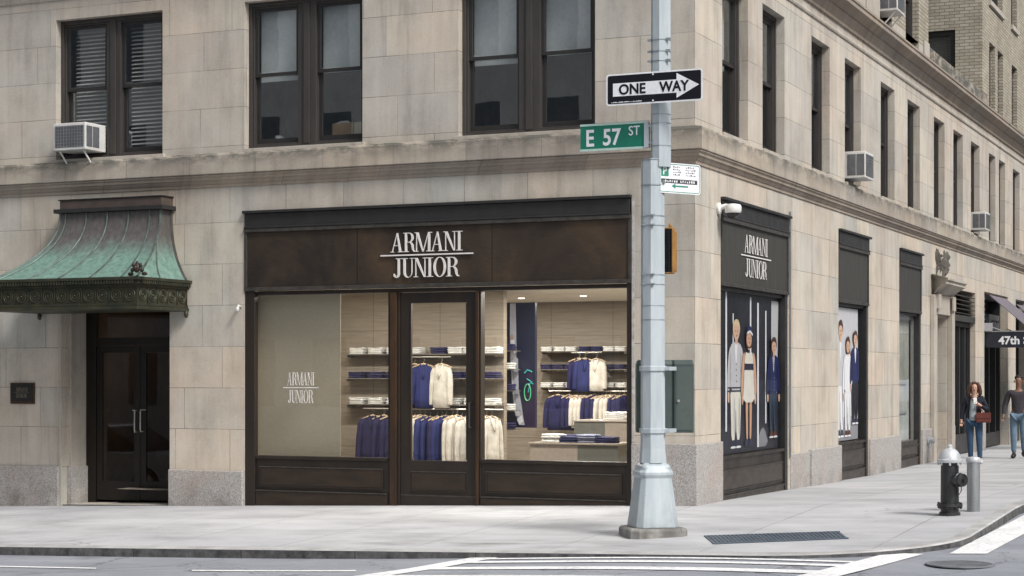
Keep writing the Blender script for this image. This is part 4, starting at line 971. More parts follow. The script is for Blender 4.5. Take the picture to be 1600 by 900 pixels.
# ------------------------------------------------------------------ copper canopy
cn = thing('entrance_canopy', 'flared verdigris copper canopy with ornate bronze frieze over the entrance doors', 'canopy', (-9.4,0,2.70))
def crv(t, n=None):
    q = (1-t)**2.3
    x1 = -8.33+.27*(1-t)**2.6; x0 = -10.18-.55*(1-t)**2.2; y = -.30-.97*q; z = 3.17+1.06*t
    return x0, x1, y, z
rings = []
for i in range(17):
    x0, x1, y, z = crv(i/16); rings.append([(x0,0,z),(x0,y,z),(x1,y,z),(x1,0,z)])
mb = MB(); mb.loft(rings, close=False); mb.build('roof', PATINA, cn, smooth=True)
SE = paint('seam_copper', (.10,.15,.13), (.06,.065,.06), 6, .55, .3)
for f_ in (.06,.27,.48,.69,.90):
    mb = MB(); pts = []
    for i in range(17):
        x0, x1, y, z = crv(i/16); fb_ = f_; pts.append((x0+(x1-x0)*fb_, y-.012, z))
    mb.tube(pts, .015, 6); mb.build('seam', SE, cn, smooth=True)
for sx in (0, 1):
    mb = MB(); mb.tube([(crv(i/16)[sx], crv(i/16)[2], crv(i/16)[3]) for i in range(17)], .018, 6); mb.build('seam', SE, cn, smooth=True)
mb = MB(); mb.tube([(crv(i/16)[1]+.006, crv(i/16)[2]*(.55+.45*(i/10)), crv(i/16)[3]) for i in range(11)], .014, 6); mb.build('seam', SE, cn, smooth=True)
mb = MB(); mb.tube([(crv(i/16)[1]+.006, -.03, crv(i/16)[3]) for i in range(17)], .022, 6); mb.build('wall_flashing', BRONZE_MOULD, cn, smooth=True)
mb = MB(); mb.use(paint('brown_copper', (.11,.082,.07), (.075,.06,.055), 4, .5, .3)); mb.box(-10.2,-8.31,-.29,0,4.30,4.43); mb.use(BLACKGREY); mb.box(-10.27,-8.25,-.36,0,4.235,4.298); mb.box(-10.22,-8.29,-.31,0,4.4305,4.45); mb.build('top_block', None, cn, bevel=.006)
X0c, X1c, Yc = -10.75, -8.05, -1.28
def ringbox(mb, o, z0, z1): mb.box(X0c-o, X1c+o, Yc-o, 0, z0, z1)
mb = MB(); ringbox(mb, 0, 2.79, 3.03); mb.build('frieze', FRIEZE, cn)
mb = MB(); ringbox(mb, .03, 2.70, 2.75); ringbox(mb, .015, 2.752, 2.788); ringbox(mb, .03, 3.032, 3.06); ringbox(mb, .06, 3.062, 3.12); ringbox(mb, .09, 3.122, 3.168)
for k in range(54): x = X0c+.01+k*.05; mb.box(x, x+.028, Yc-.085, Yc-.062, 3.07, 3.118)
for k in range(25): y = Yc+.02+k*.05; mb.box(X1c+.062, X1c+.085, y, y+.028, 3.07, 3.118)
mb.build('frieze_moulding', FRIEZE, cn, bevel=.004)
mb = MB()
def rosette(mb, fn, r):
    for (rr, w) in ((r, .010), (r*.62, .008)):
        pts = [fn(rr*math.cos(2*math.pi*k/14), rr*math.sin(2*math.pi*k/14)) for k in range(15)]; mb.tube(pts, w, 5, cap=False)
    mb.ball(fn(0,0), .02, .02, .02, 6, 4)
for k in range(11):
    xc = X1c-.12-k*.245; rosette(mb, lambda a, b, xc=xc: (xc+a, Yc-.006, 2.91+b), .085)
    mb.box(xc-.128, xc-.116, Yc-.012, Yc, 2.80, 3.02)
for k in range(5):
    yc = Yc+.13+k*.25; rosette(mb, lambda a, b, yc=yc: (X1c+.006, yc+a, 2.91+b), .085); mb.box(X1c, X1c+.012, yc+.12, yc+.132, 2.80, 3.02)
mb.build('rosettes', paint('worn_bronze_relief', (.05,.06,.042), (.075,.066,.042), 6, .5, .4), cn, smooth='all')
mb = MB(); c = (X1c+.03, Yc-.05, 3.17); mb.ball((c[0],c[1],c[2]+.12), .055,.04,.07, 12, 8); mb.ball((c[0],c[1]-.03,c[2]+.12), .03,.03,.035, 10, 6)
for k_ in range(5): mb.ball((c[0]+.085*math.cos(R(k_*45)), c[1]+.01, c[2]+.09+.095*math.sin(R(k_*45))), .03,.025,.035, 8, 6)
for s_ in (-1,1): mb.ball((c[0]+s_*.12,c[1]+.02,c[2]+.035), .055,.03,.028, 8, 6)
mb.build('finial', paint('dark_red_bronze', (.05,.03,.022), (.03,.025,.02), 6, .5, .4), cn, smooth='all')
for x in (X1c+.02, X0c-.02): mb = MB(); mb.ball((x,-.06,2.66), .035,.035,.06, 8, 6); mb.build('pendant', FRIEZE, cn, smooth='all')

# ------------------------------------------------------------------ wall plaque, security camera, fittings
mb = MB(); mb.use(BRONZE_WARM); a = onfront(18,598); b = onfront(55,631); mb.fb(FR, a[0], b[0], b[1], a[1], .002, .03); mb.use(paint('black_plaque', (.012,.011,.010), None, 5, .4)); mb.fb(FR, a[0]+.02, b[0]-.03, b[1]+.04, a[1]-.02, .0305, .034)
pl = mb.build('wall_plaque', None, base=(a[0],-.03,b[1])); tag(pl, 'small square bronze plaque with dull raised name left of the entrance', 'plaque')
logo('lettering', LETTERDULL, FR, (a[0]+b[0])/2-.005, (a[1]+b[1])/2+.01, .30, .065, .0345, pl, .003, gap=.016)
ya, za = onright(1121, 328)
cm = thing('security_camera', 'white dome security camera on a short arm beside the side fascia', 'camera', (0,1.0,za))
mb = MB(); mb.lathe([(.075,0),(.08,.01),(.08,.035),(.05,.05)], (0.0,1.0,za+.02), 20, 'X'); mb.tube([(.03,1.0,za+.03),(.12,1.0,za+.05),(.20,1.0,za+.03)], .035, 10); mb.build('bracket', WHITE, cm, smooth=True)
mb = MB(); mb.lathe([(.03,.09),(.10,.075),(.115,.05),(.115,-.02),(.10,-.04)], (.22,1.0,za-.01), 24); mb.build('housing', WHITE, cm, smooth=True)
mb = MB(); mb.lathe([(.095,-.035),(.085,-.07),(.055,-.10),(.01,-.112)], (.22,1.0,za-.01), 20); mb.build('dome', paint('smoked_dome', (.02,.02,.022), None, 5, .1), cm, smooth=True)
y, z = onright(1465, 601, -.74); mb = MB(); mb.fb(RT, y-.12, y+.12, z-.15, z+.13, -.748, -.70)
tag(mb.build('intercom', paint('black_plastic', (.012,.012,.014), None, 5, .4), base=(-.74,y,z-.15)), 'small black intercom box in the recess of the stone doorway', 'intercom')
y, z = 15.4, onright(1452, 687)[1]
mb = MB(); mb.lathe([(.08,0),(.08,.02),(.035,.03),(.035,.08),(.06,.09),(.06,.14),(.04,.15)], (.05,y,z), 16, 'X'); mb.lathe([(.03,-.16),(.03,0),(.04,.01)], (.1,y,z), 10, 'Z'); tag(mb.build('standpipe', SILVERP, base=(.05,y,z), smooth=True), 'white capped standpipe outlet low on the wall before the doorway', 'standpipe')
x, z = onfront(376, 480); mb = MB(); mb.tube([(x,0,z),(x,-.06,z+.02),(x,-.09,z-.03)], .022, 8); mb.ball((x,-.09,z-.035), .032,.032,.04, 10, 6); tag(mb.build('wall_lamp', ACWHITE, base=(x,0,z), smooth='all'), 'tiny white wall fitting left of the shopfront', 'wall fitting')

# ------------------------------------------------------------------ air conditioners
def ac_unit(F, u0, u1, v0, v1, out, label, gfront=True, legs=True):
    b0 = F((u0+u1)/2, v0, 0)
    t_ = thing('air_conditioner', label, 'air conditioner', b0, 0, 'window air conditioners')
    mb = MB(); mb.fb(F, u0, u1, v0, v1, -.15, out); mb.build('case', ACWHITE, t_, bevel=.012)
    mb = MB(); mb.use(ACDARK); mb.fb(F, u0+.035, u1-.035, v0+.045, v1-.045, out-.002, out+.004)
    for k in range(11): u = u0+.045+(u1-u0-.09)*k/10; mb.use(GALV).fb(F, u-.002, u+.002, v0+.045, v1-.045, out+.005, out+.009)
    for k in range(7): v = v0+.06+(v1-v0-.12)*k/6; mb.fb(F, u0+.04, u1-.04, v-.002, v+.002, out+.0095, out+.012)
    mb.build('grille', None, t_)
    for (a, b) in ((.06,.5),(.54,.94)):
        for uu, e in ((u1, 1), (u0, -1)):
            sb = MB(); sb.fb(F, min(uu,uu+e*.004), max(uu,uu+e*.004), v0+.05, v1-.05, out*a, out*b); sb.build('side_vent', ACDARK, t_)
    if legs:
        for u in (u0+.08, u1-.08): lb = MB(); lb.tube([F(u, v0, out*.85), F(u, v0-.22, .08)], .014, 6); lb.build('bracket', WHITE, t_)
    return t_
ac_unit(FR, -10.27, -9.66, 5.20, 5.62, .36, 'largest window air conditioner, in the front window above the canopy')
ac_unit(RT, 8.42, 9.05, 5.19, 5.66, .34, 'air conditioner low in the fourth window of the avenue side', legs=False)
ac_unit(RT, 11.05, 11.7, 8.60, 9.07, .34, 'air conditioner above the upper cornice beside the brick wall', legs=True)
ac_unit(RT, 20.95, 21.55, 5.19, 5.62, .32, 'smallest and farthest air conditioner, above the louvred shop window', legs=False)

# things on the inner sills of the upper windows
def simple(name, label, cat, mb, mat, base, **kw): return tag(mb.build(name, mat, base=base, **kw), label, cat)
mb = MB(); mb.box(-5.78,-5.43,.42,.66,5.24,5.47); simple('cardboard_box', 'brown cardboard box on the sill of the middle front window', 'box', mb, CARD, (-5.6,.5,5.2), bevel=.006)
mb = MB(); mb.box(-5.41,-5.18,.42,.66,5.24,5.47); simple('cardboard_box', 'paler cardboard box at the right end of the middle window sill', 'box', mb, paint('pale_cardboard', (.52,.43,.28), None, 5, .85), (-5.3,.5,5.2), bevel=.006)
mb = MB(); mb.add([(-5.74,.45,5.475),(-5.50,.45,5.475),(-5.53,.6,5.475),(-5.70,.6,5.475),(-5.68,.5,5.51),(-5.56,.5,5.515)], [(0,1,2,3),(0,1,5,4),(1,2,5),(2,3,4,5),(3,0,4)]); simple('paper_pile', 'white papers on the brown box behind the middle window', 'papers', mb, PAPER, (-5.6,.5,5.475))
mb = MB(); mb.add([(-6.40,.45,5.22),(-6.17,.45,5.22),(-6.17,.6,5.22),(-6.40,.6,5.22),(-6.38,.45,5.35),(-6.30,.5,5.37),(-6.16,.5,5.33),(-6.38,.6,5.34)], [(0,1,2,3),(0,1,6,5,4),(1,2,6),(2,3,7,5,6),(3,0,4,7),(4,5,7)]); simple('paper_bag', 'white crumpled bag in the left sash of the middle window', 'bag', mb, PAPER, (-6.3,.5,5.22))
mb = MB(); mb.lathe([(.05,0),(.055,.12),(.045,.12),(.04,.02)], (-6.72,.45,5.22), 16); mb.tube([(-6.665,.45,5.32),(-6.63,.45,5.31),(-6.63,.45,5.26),(-6.668,.45,5.25)], .008, 6); simple('mug', 'pale mug at the left corner of the middle window sill', 'mug', mb, WHITE, (-6.72,.45,5.22), smooth=True)
random.seed(5); mb = MB()
for k in range(9): mb.ball((-2.83+random.random()*.2,.45,5.235+random.random()*.04), .03,.02,.025, 6, 4)
simple('shell_pile', 'small white shells on the sill of the right front window', 'ornaments', mb, PAPER, (-2.7,.45,5.22))

# ------------------------------------------------------------------ clothes, shelves, rails
def garment(name, mat, label, group, L=.66, W=.40, style='jacket', loc=(0,0,0), rot=0, dep=.075):
    t_ = thing(name, label, 'jacket' if style != 'shirt' else 'sweater', loc, rot, group)
    random.seed(hash(style) % 50+3)
    rings = []; n = 20
    for i, (z, w, d) in enumerate(((0,.10,.035),(-.02,.24,.045),(-.05,.36,.055),(-.09,.40,.065),(-.2,.385,.075),(-.4,.375,.08),(-.75,.40,.085),(-1.0,.41,.085),(-1.01,.37,.07))):
        ring_ = []
        for k in range(n):
            a = 2*math.pi*k/n; fold = 1+(.13*math.sin(5*a+i*.35) if i > 3 else 0)
            ring_.append((W/.40*w/2*math.copysign(abs(math.cos(a))**.75, math.cos(a)), dep/.075*d/1*math.sin(a)*fold, z*L if abs(z) > .15 else z*.66))
        rings.append(ring_)
    mb = MB(); mb.loft(rings, cap=True)
    for s_ in (-1,1):
        mb.tube([(s_*W*.40,0,-.045),(s_*W*.50,-.005,-.13),(s_*W*.56,-.012,-.30*L/.66),(s_*W*.60,-.02,-.50*L/.66),(s_*W*.61,-.025,-.60*L/.66),(s_*W*.61,-.025,-.62*L/.66)], [.05,.055,.052,.046,.042,.036], 10)
    mb.build('cloth', mat, t_, smooth='all', local=True)
    # collar / opening
    mb = MB(); mb.tube([(-.05,-.02,.012),(-.055,-.055,-.01),(-.02,-.085*dep/.075,-.16),(0,-.088*dep/.075,-.22)], [.018,.02,.014,.006], 6); mb.tube([(.05,-.02,.012),(.055,-.055,-.01),(.02,-.085*dep/.075,-.16),(0,-.088*dep/.075,-.22)], [.018,.02,.014,.006], 6)
    mb.build('collar', mat, t_, smooth='all', local=True)
    mb = MB(); mb.tube([(-.19,0,-.035),(-.1,0,.0),(0,0,.025),(.1,0,.0),(.19,0,-.035)], [.010,.014,.016,.014,.010], 6)
    mb.build('hanger', WOOD, t_, smooth='all', local=True)
    mb = MB(); mb.tube([(0,0,.025),(0,0,.06),(.02,0,.08),(.015,0,.10),(-.01,0,.10)], .004, 5); mb.build('hook', STEEL, t_, local=True)
    return t_
def stackf(mat, n, x, y, z, label, w=.27, th=.03, group='folded clothes on the shelves'):
    t_ = thing('folded_clothes', label, 'folded clothes', (x,y,z), 0, group)
    random.seed(int(x*1000+z*77))
    for i in range(n):
        ox, oy = random.uniform(-.008,.008), random.uniform(-.008,.008); z0 = i*th
        rings = []
        for (f, zz) in ((.90,.002),(1.0,.008),(1.0,th-.008),(.93,th-.001)):
            r_ = []
            for k in range(20):
                a = 2*math.pi*k/20
                X_ = w/2*f*math.copysign(abs(math.cos(a))**.35, math.cos(a)); Y_ = .13*f*math.copysign(abs(math.sin(a))**.35, math.sin(a))
                r_.append((X_+ox, Y_+oy, z0+zz+(.006*math.sin(3*a+i) if i == n-1 and zz > th/2 else 0)))
            rings.append(r_)
        mb = MB(); mb.loft(rings, cap=True); mb.build('folded_shirt', mat, t_, smooth='all', local=True)
    return t_
def shelf(x0, x1, y, z, label, dep=.32):
    t_ = thing('wall_shelf', label, 'shelf', ((x0+x1)/2,y,z), 0, 'wall shelves in the shop')
    mb = MB(); mb.box(x0, x1, y-dep, y, z-.014, z); mb.build('board', SHELFW, t_, bevel=.003)
    for x in (x0+.08, x1-.08): mb = MB(); mb.box(x-.01, x+.01, y-dep+.05, y, z-.05, z-.016); mb.build('bracket', STEEL, t_)
    return t_
YA = 2.74            # near wall
def xa(px, y=YA-.16): return onfront(px, 600, y)[0]
def za_(py, px=660, y=YA-.2): return onfront(px, py, y)[1]
Z1, Z2, Z3 = za_(553), za_(591), za_(632)
where = {1:'top', 2:'middle', 3:'bottom'}
for (xl, xr, nm) in ((xa(540), xa(786), 'left wall'),):
    for k, z in ((1,Z1),(2,Z2),(3,Z3)):
        if k == 2:
            shelf(xa(540), xa(660), YA, z, 'middle glass shelf of navy folds left of the hanging jackets'); shelf(xa(706), xa(786), YA, z, 'middle glass shelf right of the hanging jackets')
        else: shelf(xl, xr, YA, z, '%s long glass shelf on the near wall behind the door' % where[k])
rowA = {1: [(562,'w'),(591,'w'),(620,'w'),(650,'w'),(689,'n'),(716,'w'),(740,'w'),(771,'w')],
        2: [(560,'n'),(590,'n'),(618,'n'),(640,'n'),(716,'n'),(741,'n'),(769,'n')],
        3: [(562,'w'),(591,'w'),(620,'w'),(645,'w'),(712,'w'),(741,'w'),(769,'w')]}
CN = {'w': (WHITEC,'white'), 'n': (NAVY,'navy'), 'b': (BLUEK,'blue'), 'g': (GREYC,'grey blue'), 'c': (CREAM,'cream')}
for k, lst in rowA.items():
    for i, (px, c) in enumerate(lst):
        z = (Z1,Z2,Z3)[k-1]
        stackf(CN[c][0], 4 if c == 'w' else 3, xa(px), YA-.17, z, '%s pile of %s folded clothes on the %s near shelf' % (ORD[i], CN[c][1], where[k]), w=.27, th=.026 if c == 'w' else .033)
def rail(x0, x1, y, z, label, wall):
    t_ = thing('clothes_rail', label, 'clothes rail', ((x0+x1)/2,y,z), 0, 'clothes rails in the shop')
    mb = MB(); mb.tube([(x0,y,z),(x1,y,z)], .012, 8); mb.build('bar', STEEL, t_, smooth=True)
    for x in (x0+.1, (x0+x1)/2, x1-.1): mb = MB(); mb.tube([(x,y,z),(x,wall,z)], .008, 6); mb.build('bracket', STEEL, t_)
    return t_
YR = YA-.34
rail(xa(568,YR), xa(786,YR), YR, za_(639,660,YR), 'long lower steel rail of jackets seen through door and left pane', YA)
rail(xa(638,YR), xa(704,YR), YR, za_(558,660,YR), 'short upper steel rail holding jackets behind the door', YA)
G1 = 'jackets on the rails in the shop'
protos = {}
def hang(kind, mat, cname, px, y, ztop, rot, L, label, W=.29):
    key = (mat.name, round(L,2), W)
    x = onfront(px, 600, y)[0]
    if key not in protos: protos[key] = garment('hanging_jacket', mat, label, G1, L=L, W=W, loc=(x,y,ztop), rot=rot); return protos[key]
    return dup(protos[key], (x,y,ztop+random.uniform(-.015,.01)), rot+R(random.uniform(-7,7)), label, (random.uniform(.93,1.06), random.uniform(.8,1.15), random.uniform(.92,1.05)))
zt = za_(652, 660, YR)
hang('j', NAVYD, 'dark navy', 583, YR, zt+.0, R(12), .72, 'big dark navy jacket facing out at the left end of the lower rail', W=.40)
hang('j', NAVYD, 'dark navy', 600, YR+.05, zt, R(40), .72, 'dark navy jacket just right of the forward facing one')
hang('j', NAVYD, 'dark navy', 611, YR+.05, zt, R(52), .72, 'dark navy jacket half hidden by the door post')
seqA = [(641,'c'),(649,'c'),(656,'c'),(664,'b'),(672,'b'),(683,'n'),(690,'b'),(697,'b'),(707,'c'),(714,'c'),(721,'c'),(728,'c'),(752,'b'),(760,'c'),(768,'c')]
for i, (px, c) in enumerate(seqA):
    hang('j', CN[c][0], CN[c][1], px, YR+.03*math.sin(i*2), zt+.01*math.sin(i), R(66+6*math.sin(i*1.7)), .72, '%s %s jacket from the door post on the lower rail' % (ORD[i], CN[c][1]))
zu = za_(571, 660, YR)
hang('j', NAVYD, 'dark navy', 648, YR+.05, zu, R(30), .66, 'dark navy jacket at the left of the upper door rail')
hang('j', BLUEK, 'blue', 662, YR-.02, zu, R(14), .66, 'bright blue jacket in the middle of the upper door rail')
hang('j', CREAM, 'cream', 690, YR-.02, zu, R(-8), .66, 'cream hooded jacket facing out on the upper door rail')
# far wall unit
YB = 7.25
def xb(px, y=YB-.2): return onfront(px, 600, y)[0]
def zb_(py, y=YB-.2): return onfront(900, py, y)[1]
B1, B2, B3 = zb_(549), zb_(577), zb_(605)
for (z, nm) in ((B1,'top'),(B3,'bottom')): shelf(xb(842), xb(985), YB, z, '%s glass shelf on the far wall at the right' % nm)
shelf(xb(842), xb(900), YB, B2, 'middle far shelf left of the hanging pair'); shelf(xb(940), xb(985), YB, B2, 'middle far shelf right of the hanging pair')
rowB = {1: [(856,'w'),(876,'w'),(894,'w'),(915,'n'),(934,'n'),(953,'w'),(971,'w')], 2: [(855,'n'),(874,'n'),(893,'n'),(950,'n'),(970,'n')], 3: [(855,'w'),(875,'w'),(894,'w'),(953,'w'),(972,'w')]}
for k, lst in rowB.items():
    for i, (px, c) in enumerate(lst):
        stackf(CN[c][0], 3, xb(px), YB-.18, (B1,B2,B3)[k-1], '%s pile of %s clothes from the left on the %s far shelf' % (ORD[i], CN[c][1], where[k]), w=.215, th=.028)
YRB = YB-.4
rail(xb(858,YRB), xb(985,YRB), YRB, zb_(611,YRB), 'lower rail of the far wall behind the right pane', YB)
rail(xb(893,YRB), xb(940,YRB), YRB, zb_(551,YRB), 'short upper rail on the far wall', YB)
ztb = zb_(619, YRB)
hang('j', NAVY, 'navy', 872, YRB-.05, ztb, R(10), .60, 'broad navy jacket facing out at the left end of the far rail', W=.38)
seqB = [(890,'n'),(896,'n'),(903,'c'),(909,'c'),(915,'c'),(922,'n'),(929,'n'),(935,'n'),(942,'c'),(948,'c'),(954,'c'),(961,'n'),(968,'n'),(975,'n')]
for i, (px, c) in enumerate(seqB):
    hang('j', CN[c][0], CN[c][1], px, YRB, ztb, R(62+6*math.sin(i*2.1)), .60 if c == 'n' else .56, '%s %s jacket after the broad one on the far rail' % (ORD[i], CN[c][1]))
ztu = zb_(562, YRB)
hang('j', NAVY, 'navy', 905, YRB, ztu, R(20), .56, 'dark navy jacket at the left of the short far rail'); hang('j', BLUEK, 'blue', 914, YRB-.05, ztu, R(10), .56, 'blue jacket in the middle of the short far rail'); hang('j', CREAM, 'cream', 932, YRB-.05, ztu, R(-5), .56, 'cream jacket at the right of the short far rail')
# blue display column with pictures and its own small shelves
YC = 3.6
def xc_(px): return onfront(px, 600, YC)[0]
def zc_(py): return onfront(808, py, YC)[1]
BP = {k: paint('display_'+k, v, None, 2, .35, var=.15) for k, v in dict(navy=(.012,.016,.042), deep=(.007,.009,.024), violet=(.03,.02,.055), silver=(.42,.44,.52), white=(.72,.75,.82), green=(.10,.55,.25), cyan=(.05,.45,.45), skin=(.45,.3,.25)).items()}
co = thing('display_column', 'deep blue display panel with pale figure and green bicycle wheel behind the right pane', 'display', (xc_(808),YC,zc_(668)))
mb = MB(); mb.box(xc_(781), xc_(836), YC, YC+.08, zc_(668), zc_(473)); mb.build('panel', BP['navy'], co)
FC = lambda u, v, d: (u, YC-d, v)
mb = MB(); q = lambda pts: [(xc_(a), zc_(b)) for a, b in pts]
def lay(key, pts, d): mb.use(BP[key]).prism(FC, q(pts), d-.001, d)
lay('deep', [(781,668),(796,668),(796,473),(781,473)], .003)
lay('violet', [(818,668),(836,668),(836,600),(824,560)], .003)
lay('silver', [(797,560),(803,640),(812,664),(820,664),(808,590),(806,474),(797,474)], .006)
lay('white', [(798,530),(800,600),(806,650),(812,650),(808,590),(804,530)], .009)
lay('white', [(799,530),(802,530),(801,524),(799,524)], .012); lay('skin', [(798,531),(803,531),(803,524),(800,522),(798,525)], .014)
lay('white', [(808,655),(816,648),(818,658),(812,664)], .016); lay('silver', [(800,560),(810,560),(812,640),(806,640)], .018)
for (rx, rz, cx_, cz_) in ((5.0,13,825,613),):
    pts = [(cx_+rx*math.cos(2*math.pi*k/20), cz_+rz*math.sin(2*math.pi*k/20)) for k in range(21)]
    mb.use(BP['green']).tube([(xc_(a), YC-.02, zc_(b)) for a, b in pts], .010, 5, cap=False)
mb.use(BP['cyan']); mb.tube([(xc_(a), YC-.02, zc_(b)) for a, b in ((820,583),(825,578),(832,581))], .012, 5); mb.tube([(xc_(a), YC-.02, zc_(b)) for a, b in ((824,592),(832,597),(826,600))], .012, 5); mb.tube([(xc_(a), YC-.02, zc_(b)) for a, b in ((826,613),(829,598),(834,600))], .009, 5)
mb.build('picture', None, co, recalc=True)
for i, (py, c) in enumerate(((548,'n'),(577,'w'),(610,'n'),(641,'w'),(670,'n'))):
    z = zc_(py); mb = MB(); mb.box(xc_(786), xc_(816), YC-.34, YC-.06, z-.012, z); t_ = tag(mb.build('small_shelf', SHELFW, base=(xc_(800),YC-.2,z)), '%s small shelf from the top in front of the blue panel' % ORD[i], 'shelf', 'small shelves by the blue panel')
    stackf(CN[c][0], 3, xc_(800), YC-.2, z, 'small pile of %s clothes, %s from the top before the blue panel' % (CN[c][1], ORD[i]), w=.24, th=.034)
# plinths with folded clothes
def plinth(px0, px1, y0, y1, pyt, label, ms):
    x0, zt_ = onfront(px0, pyt, y0); x1, _ = onfront(px1, pyt, y0)
    t_ = thing('display_plinth', label, 'plinth', ((x0+x1)/2, y0, 0), 0, 'display plinths behind the right pane')
    xm = x0+(x1-x0)*.55
    mb = MB(); mb.box(x0, xm-.002, y0, y1, -.02, zt_-.03); mb.build('cabinet', ms[0], t_); mb = MB(); mb.box(xm, x1, y0, y1, -.02, zt_-.03); mb.build('cabinet', ms[1], t_)
    mb = MB(); mb.box(x0-.02, x1+.02, y0-.02, y1+.02, zt_-.028, zt_); mb.build('top', PLINTH, t_, bevel=.004)
    return x0, x1, zt_
x0, x1, z = plinth(828, 965, 1.5, 2.2, 691, 'low plinth of folded shirts just behind the right pane', (PLINTH, PLINTHDK))
for i, (px, c, n) in enumerate(((866,'w',4),(893,'n',3),(920,'g',4),(948,'n',3))):
    stackf(CN[c][0], n, onfront(px,600,1.7)[0], 1.7, z, '%s %s folded pile from the left on the low plinth' % (ORD[i], CN[c][1]), w=.34, th=.03, group='folded clothes on the plinths')
stackf(NAVY, 3, onfront(900,600,2.05)[0], 2.05, z, 'navy pile behind the others on the low plinth', w=.4, th=.035, group='folded clothes on the plinths')
x0, x1, z = plinth(897, 985, 2.7, 3.3, 656, 'taller plinth with white folded shirts at the right edge of the pane', (PLINTHDK, PLINTH))
stackf(WHITEC, 4, onfront(966,600,2.9)[0], 2.9, z, 'white folded pile on the taller plinth', w=.36, th=.03, group='folded clothes on the plinths')

# ------------------------------------------------------------------ lamp post with signs
PX, PY = onfront(1020, 700, -3.55)[0], -3.55
PZ = P(PX, PY)
post = thing('lamp_post', 'pale blue grey octagonal steel lamp post on a tapered base at the corner', 'lamp post', (PX,PY,PZ))
def zp(py): return onfront(1020, py, PY)[1]
def octa(mb, prof, c, ph=R(22.5), n=8): mb.lathe(prof, c, n, ph=ph)
S = FPX/((PY-CY)/_ray(1020)[1]); 
rad = lambda wpx: wpx/2/S/math.cos(R(10))
YP = R(8)
mb = MB()
def sq(h, r0, ch=.28, ang=R(24)+R(12)):
    """octagon with cut corners (square casting), half-width r0"""
    pts = []
    for k in range(4):
        a = ang+k*math.pi/2
        for s_ in (-1, 1):
            u, v = r0, s_*r0*(1-ch); pts.append((PX+u*math.cos(a)-v*math.sin(a), PY+u*math.sin(a)+v*math.cos(a), h))
    return pts
zb0 = PZ+.10
mb.loft([sq(PZ-.05, .335, .25), sq(PZ+.075, .335, .25), sq(PZ+.10, .31, .25)], cap=True); mb.build('concrete_plinth', PLINTHC, post, bevel=.008)
mb = MB(); mb.loft([sq(zb0, .255), sq(zb0+.03, .252), sq(zp(746), .185), sq(zp(741), .200), sq(zp(737), .200), sq(zp(734), .185), sq(zp(727), .165), sq(zp(722), .115)], cap=True); mb.build('base_casting', POLEP, post, bevel=.012, seg=3)
mb = MB()
for k in range(4):
    a = R(24)+R(12)+k*math.pi/2+math.pi/4; mb.ball((PX+.16*math.cos(a), PY+.16*math.sin(a), zp(731)), .065,.065,.055, 12, 8)
mb.build('base_shoulders', POLEP, post, smooth='all')
mb = MB(); octa(mb, [(.158,zp(723)),(.142,zp(700)),(.136,zp(400)),(.134,zp(252)),(.128,zp(249)),(.06,zp(248))], (PX,PY,0), R(10)); mb.build('lower_shaft', POLEP, post)
XU = PX+.09
mb = MB(); octa(mb, [(.116,zp(262)),(.113,zp(100)),(.104,9.5)], (XU,PY+.02,0), R(10)); mb.build('upper_shaft', POLEP, post)
BANDM = paint('steel_band', (.34,.39,.42), (.22,.25,.27), 9, .4, .4)
for py in (338,353,430,445,478,500): 
    mb = MB(); octa(mb, [(.1375,zp(py)-.004),(.1405,zp(py)-.004),(.1405,zp(py)+.004),(.1375,zp(py)+.004)], (PX,PY,0), R(10))
    if py < 470:
        for s_ in (-.06,.05): mb.ball((PX+s_, PY-.14, zp(py)), .014,.014,.014, 6, 4); mb.box(PX+s_-.02,PX+s_+.02,PY-.146,PY-.13,zp(py)-.012,zp(py)+.012)
    mb.build('strap', BANDM, post)
for py in (64,82,97,180,194,229): 
    mb = MB(); octa(mb, [(.116,zp(py)-.004),(.119,zp(py)-.004),(.119,zp(py)+.004),(.116,zp(py)+.004)], (XU,PY+.02,0), R(10))
    if py < 100:
        for s_ in (-.11,.11): mb.box(XU+s_-.025,XU+s_+.025,PY-.06,PY-.03,zp(py)-.01,zp(py)+.014)
    mb.build('strap', BANDM, post)
for py in (250,290): 
    mb = MB(); octa(mb, [(.138,zp(py)-.006),(.142,zp(py)-.006),(.142,zp(py)+.006),(.138,zp(py)+.006)], (PX,PY,0), R(10)); mb.build('strap', BANDM, post)
# green control cabinet strapped behind the post
cb = thing('control_cabinet', 'dark green traffic control cabinet strapped behind the lamp post', 'cabinet', (PX+.10,PY+.35,zp(680)), R(24))
mb = MB(); zz = zp(562)-zp(680)
w0, w1 = -.40, .26
rings = []
pf = [(w0,.02),(w0+.03,-.0),(.02,-.0),(.03,-.03),(.25,-.06),(w1,-.03),(w1,.22),(w0,.22)]
mb.loft([[(x, y, 0.02) for x, y in pf], [(x, y, zz-.05) for x, y in pf], [(x*.96, .03+y*.8, zz) for x, y in pf]], cap=True)
mb.build('case', BOXGREEN, cb, local=True, bevel=.018, seg=3)
mb = MB(); mb.add([(.055,-.0385,.05),(.235,-.0640,.05),(.235,-.0640,zz-.08),(.055,-.0385,zz-.08),(.055,-.03,.05),(.235,-.05,.05),(.235,-.05,zz-.08),(.055,-.03,zz-.08)], [(0,1,2,3),(4,7,6,5),(0,4,5,1),(1,5,6,2),(2,6,7,3),(3,7,4,0)])
mb.build('door', BOXLIGHT, cb, local=True)
mb = MB(); mb.lathe([(.016,0),(.016,.03)], (.08,-.06,zz*.45), 10, 'Y'); mb.build('latch', STEEL, cb, local=True)
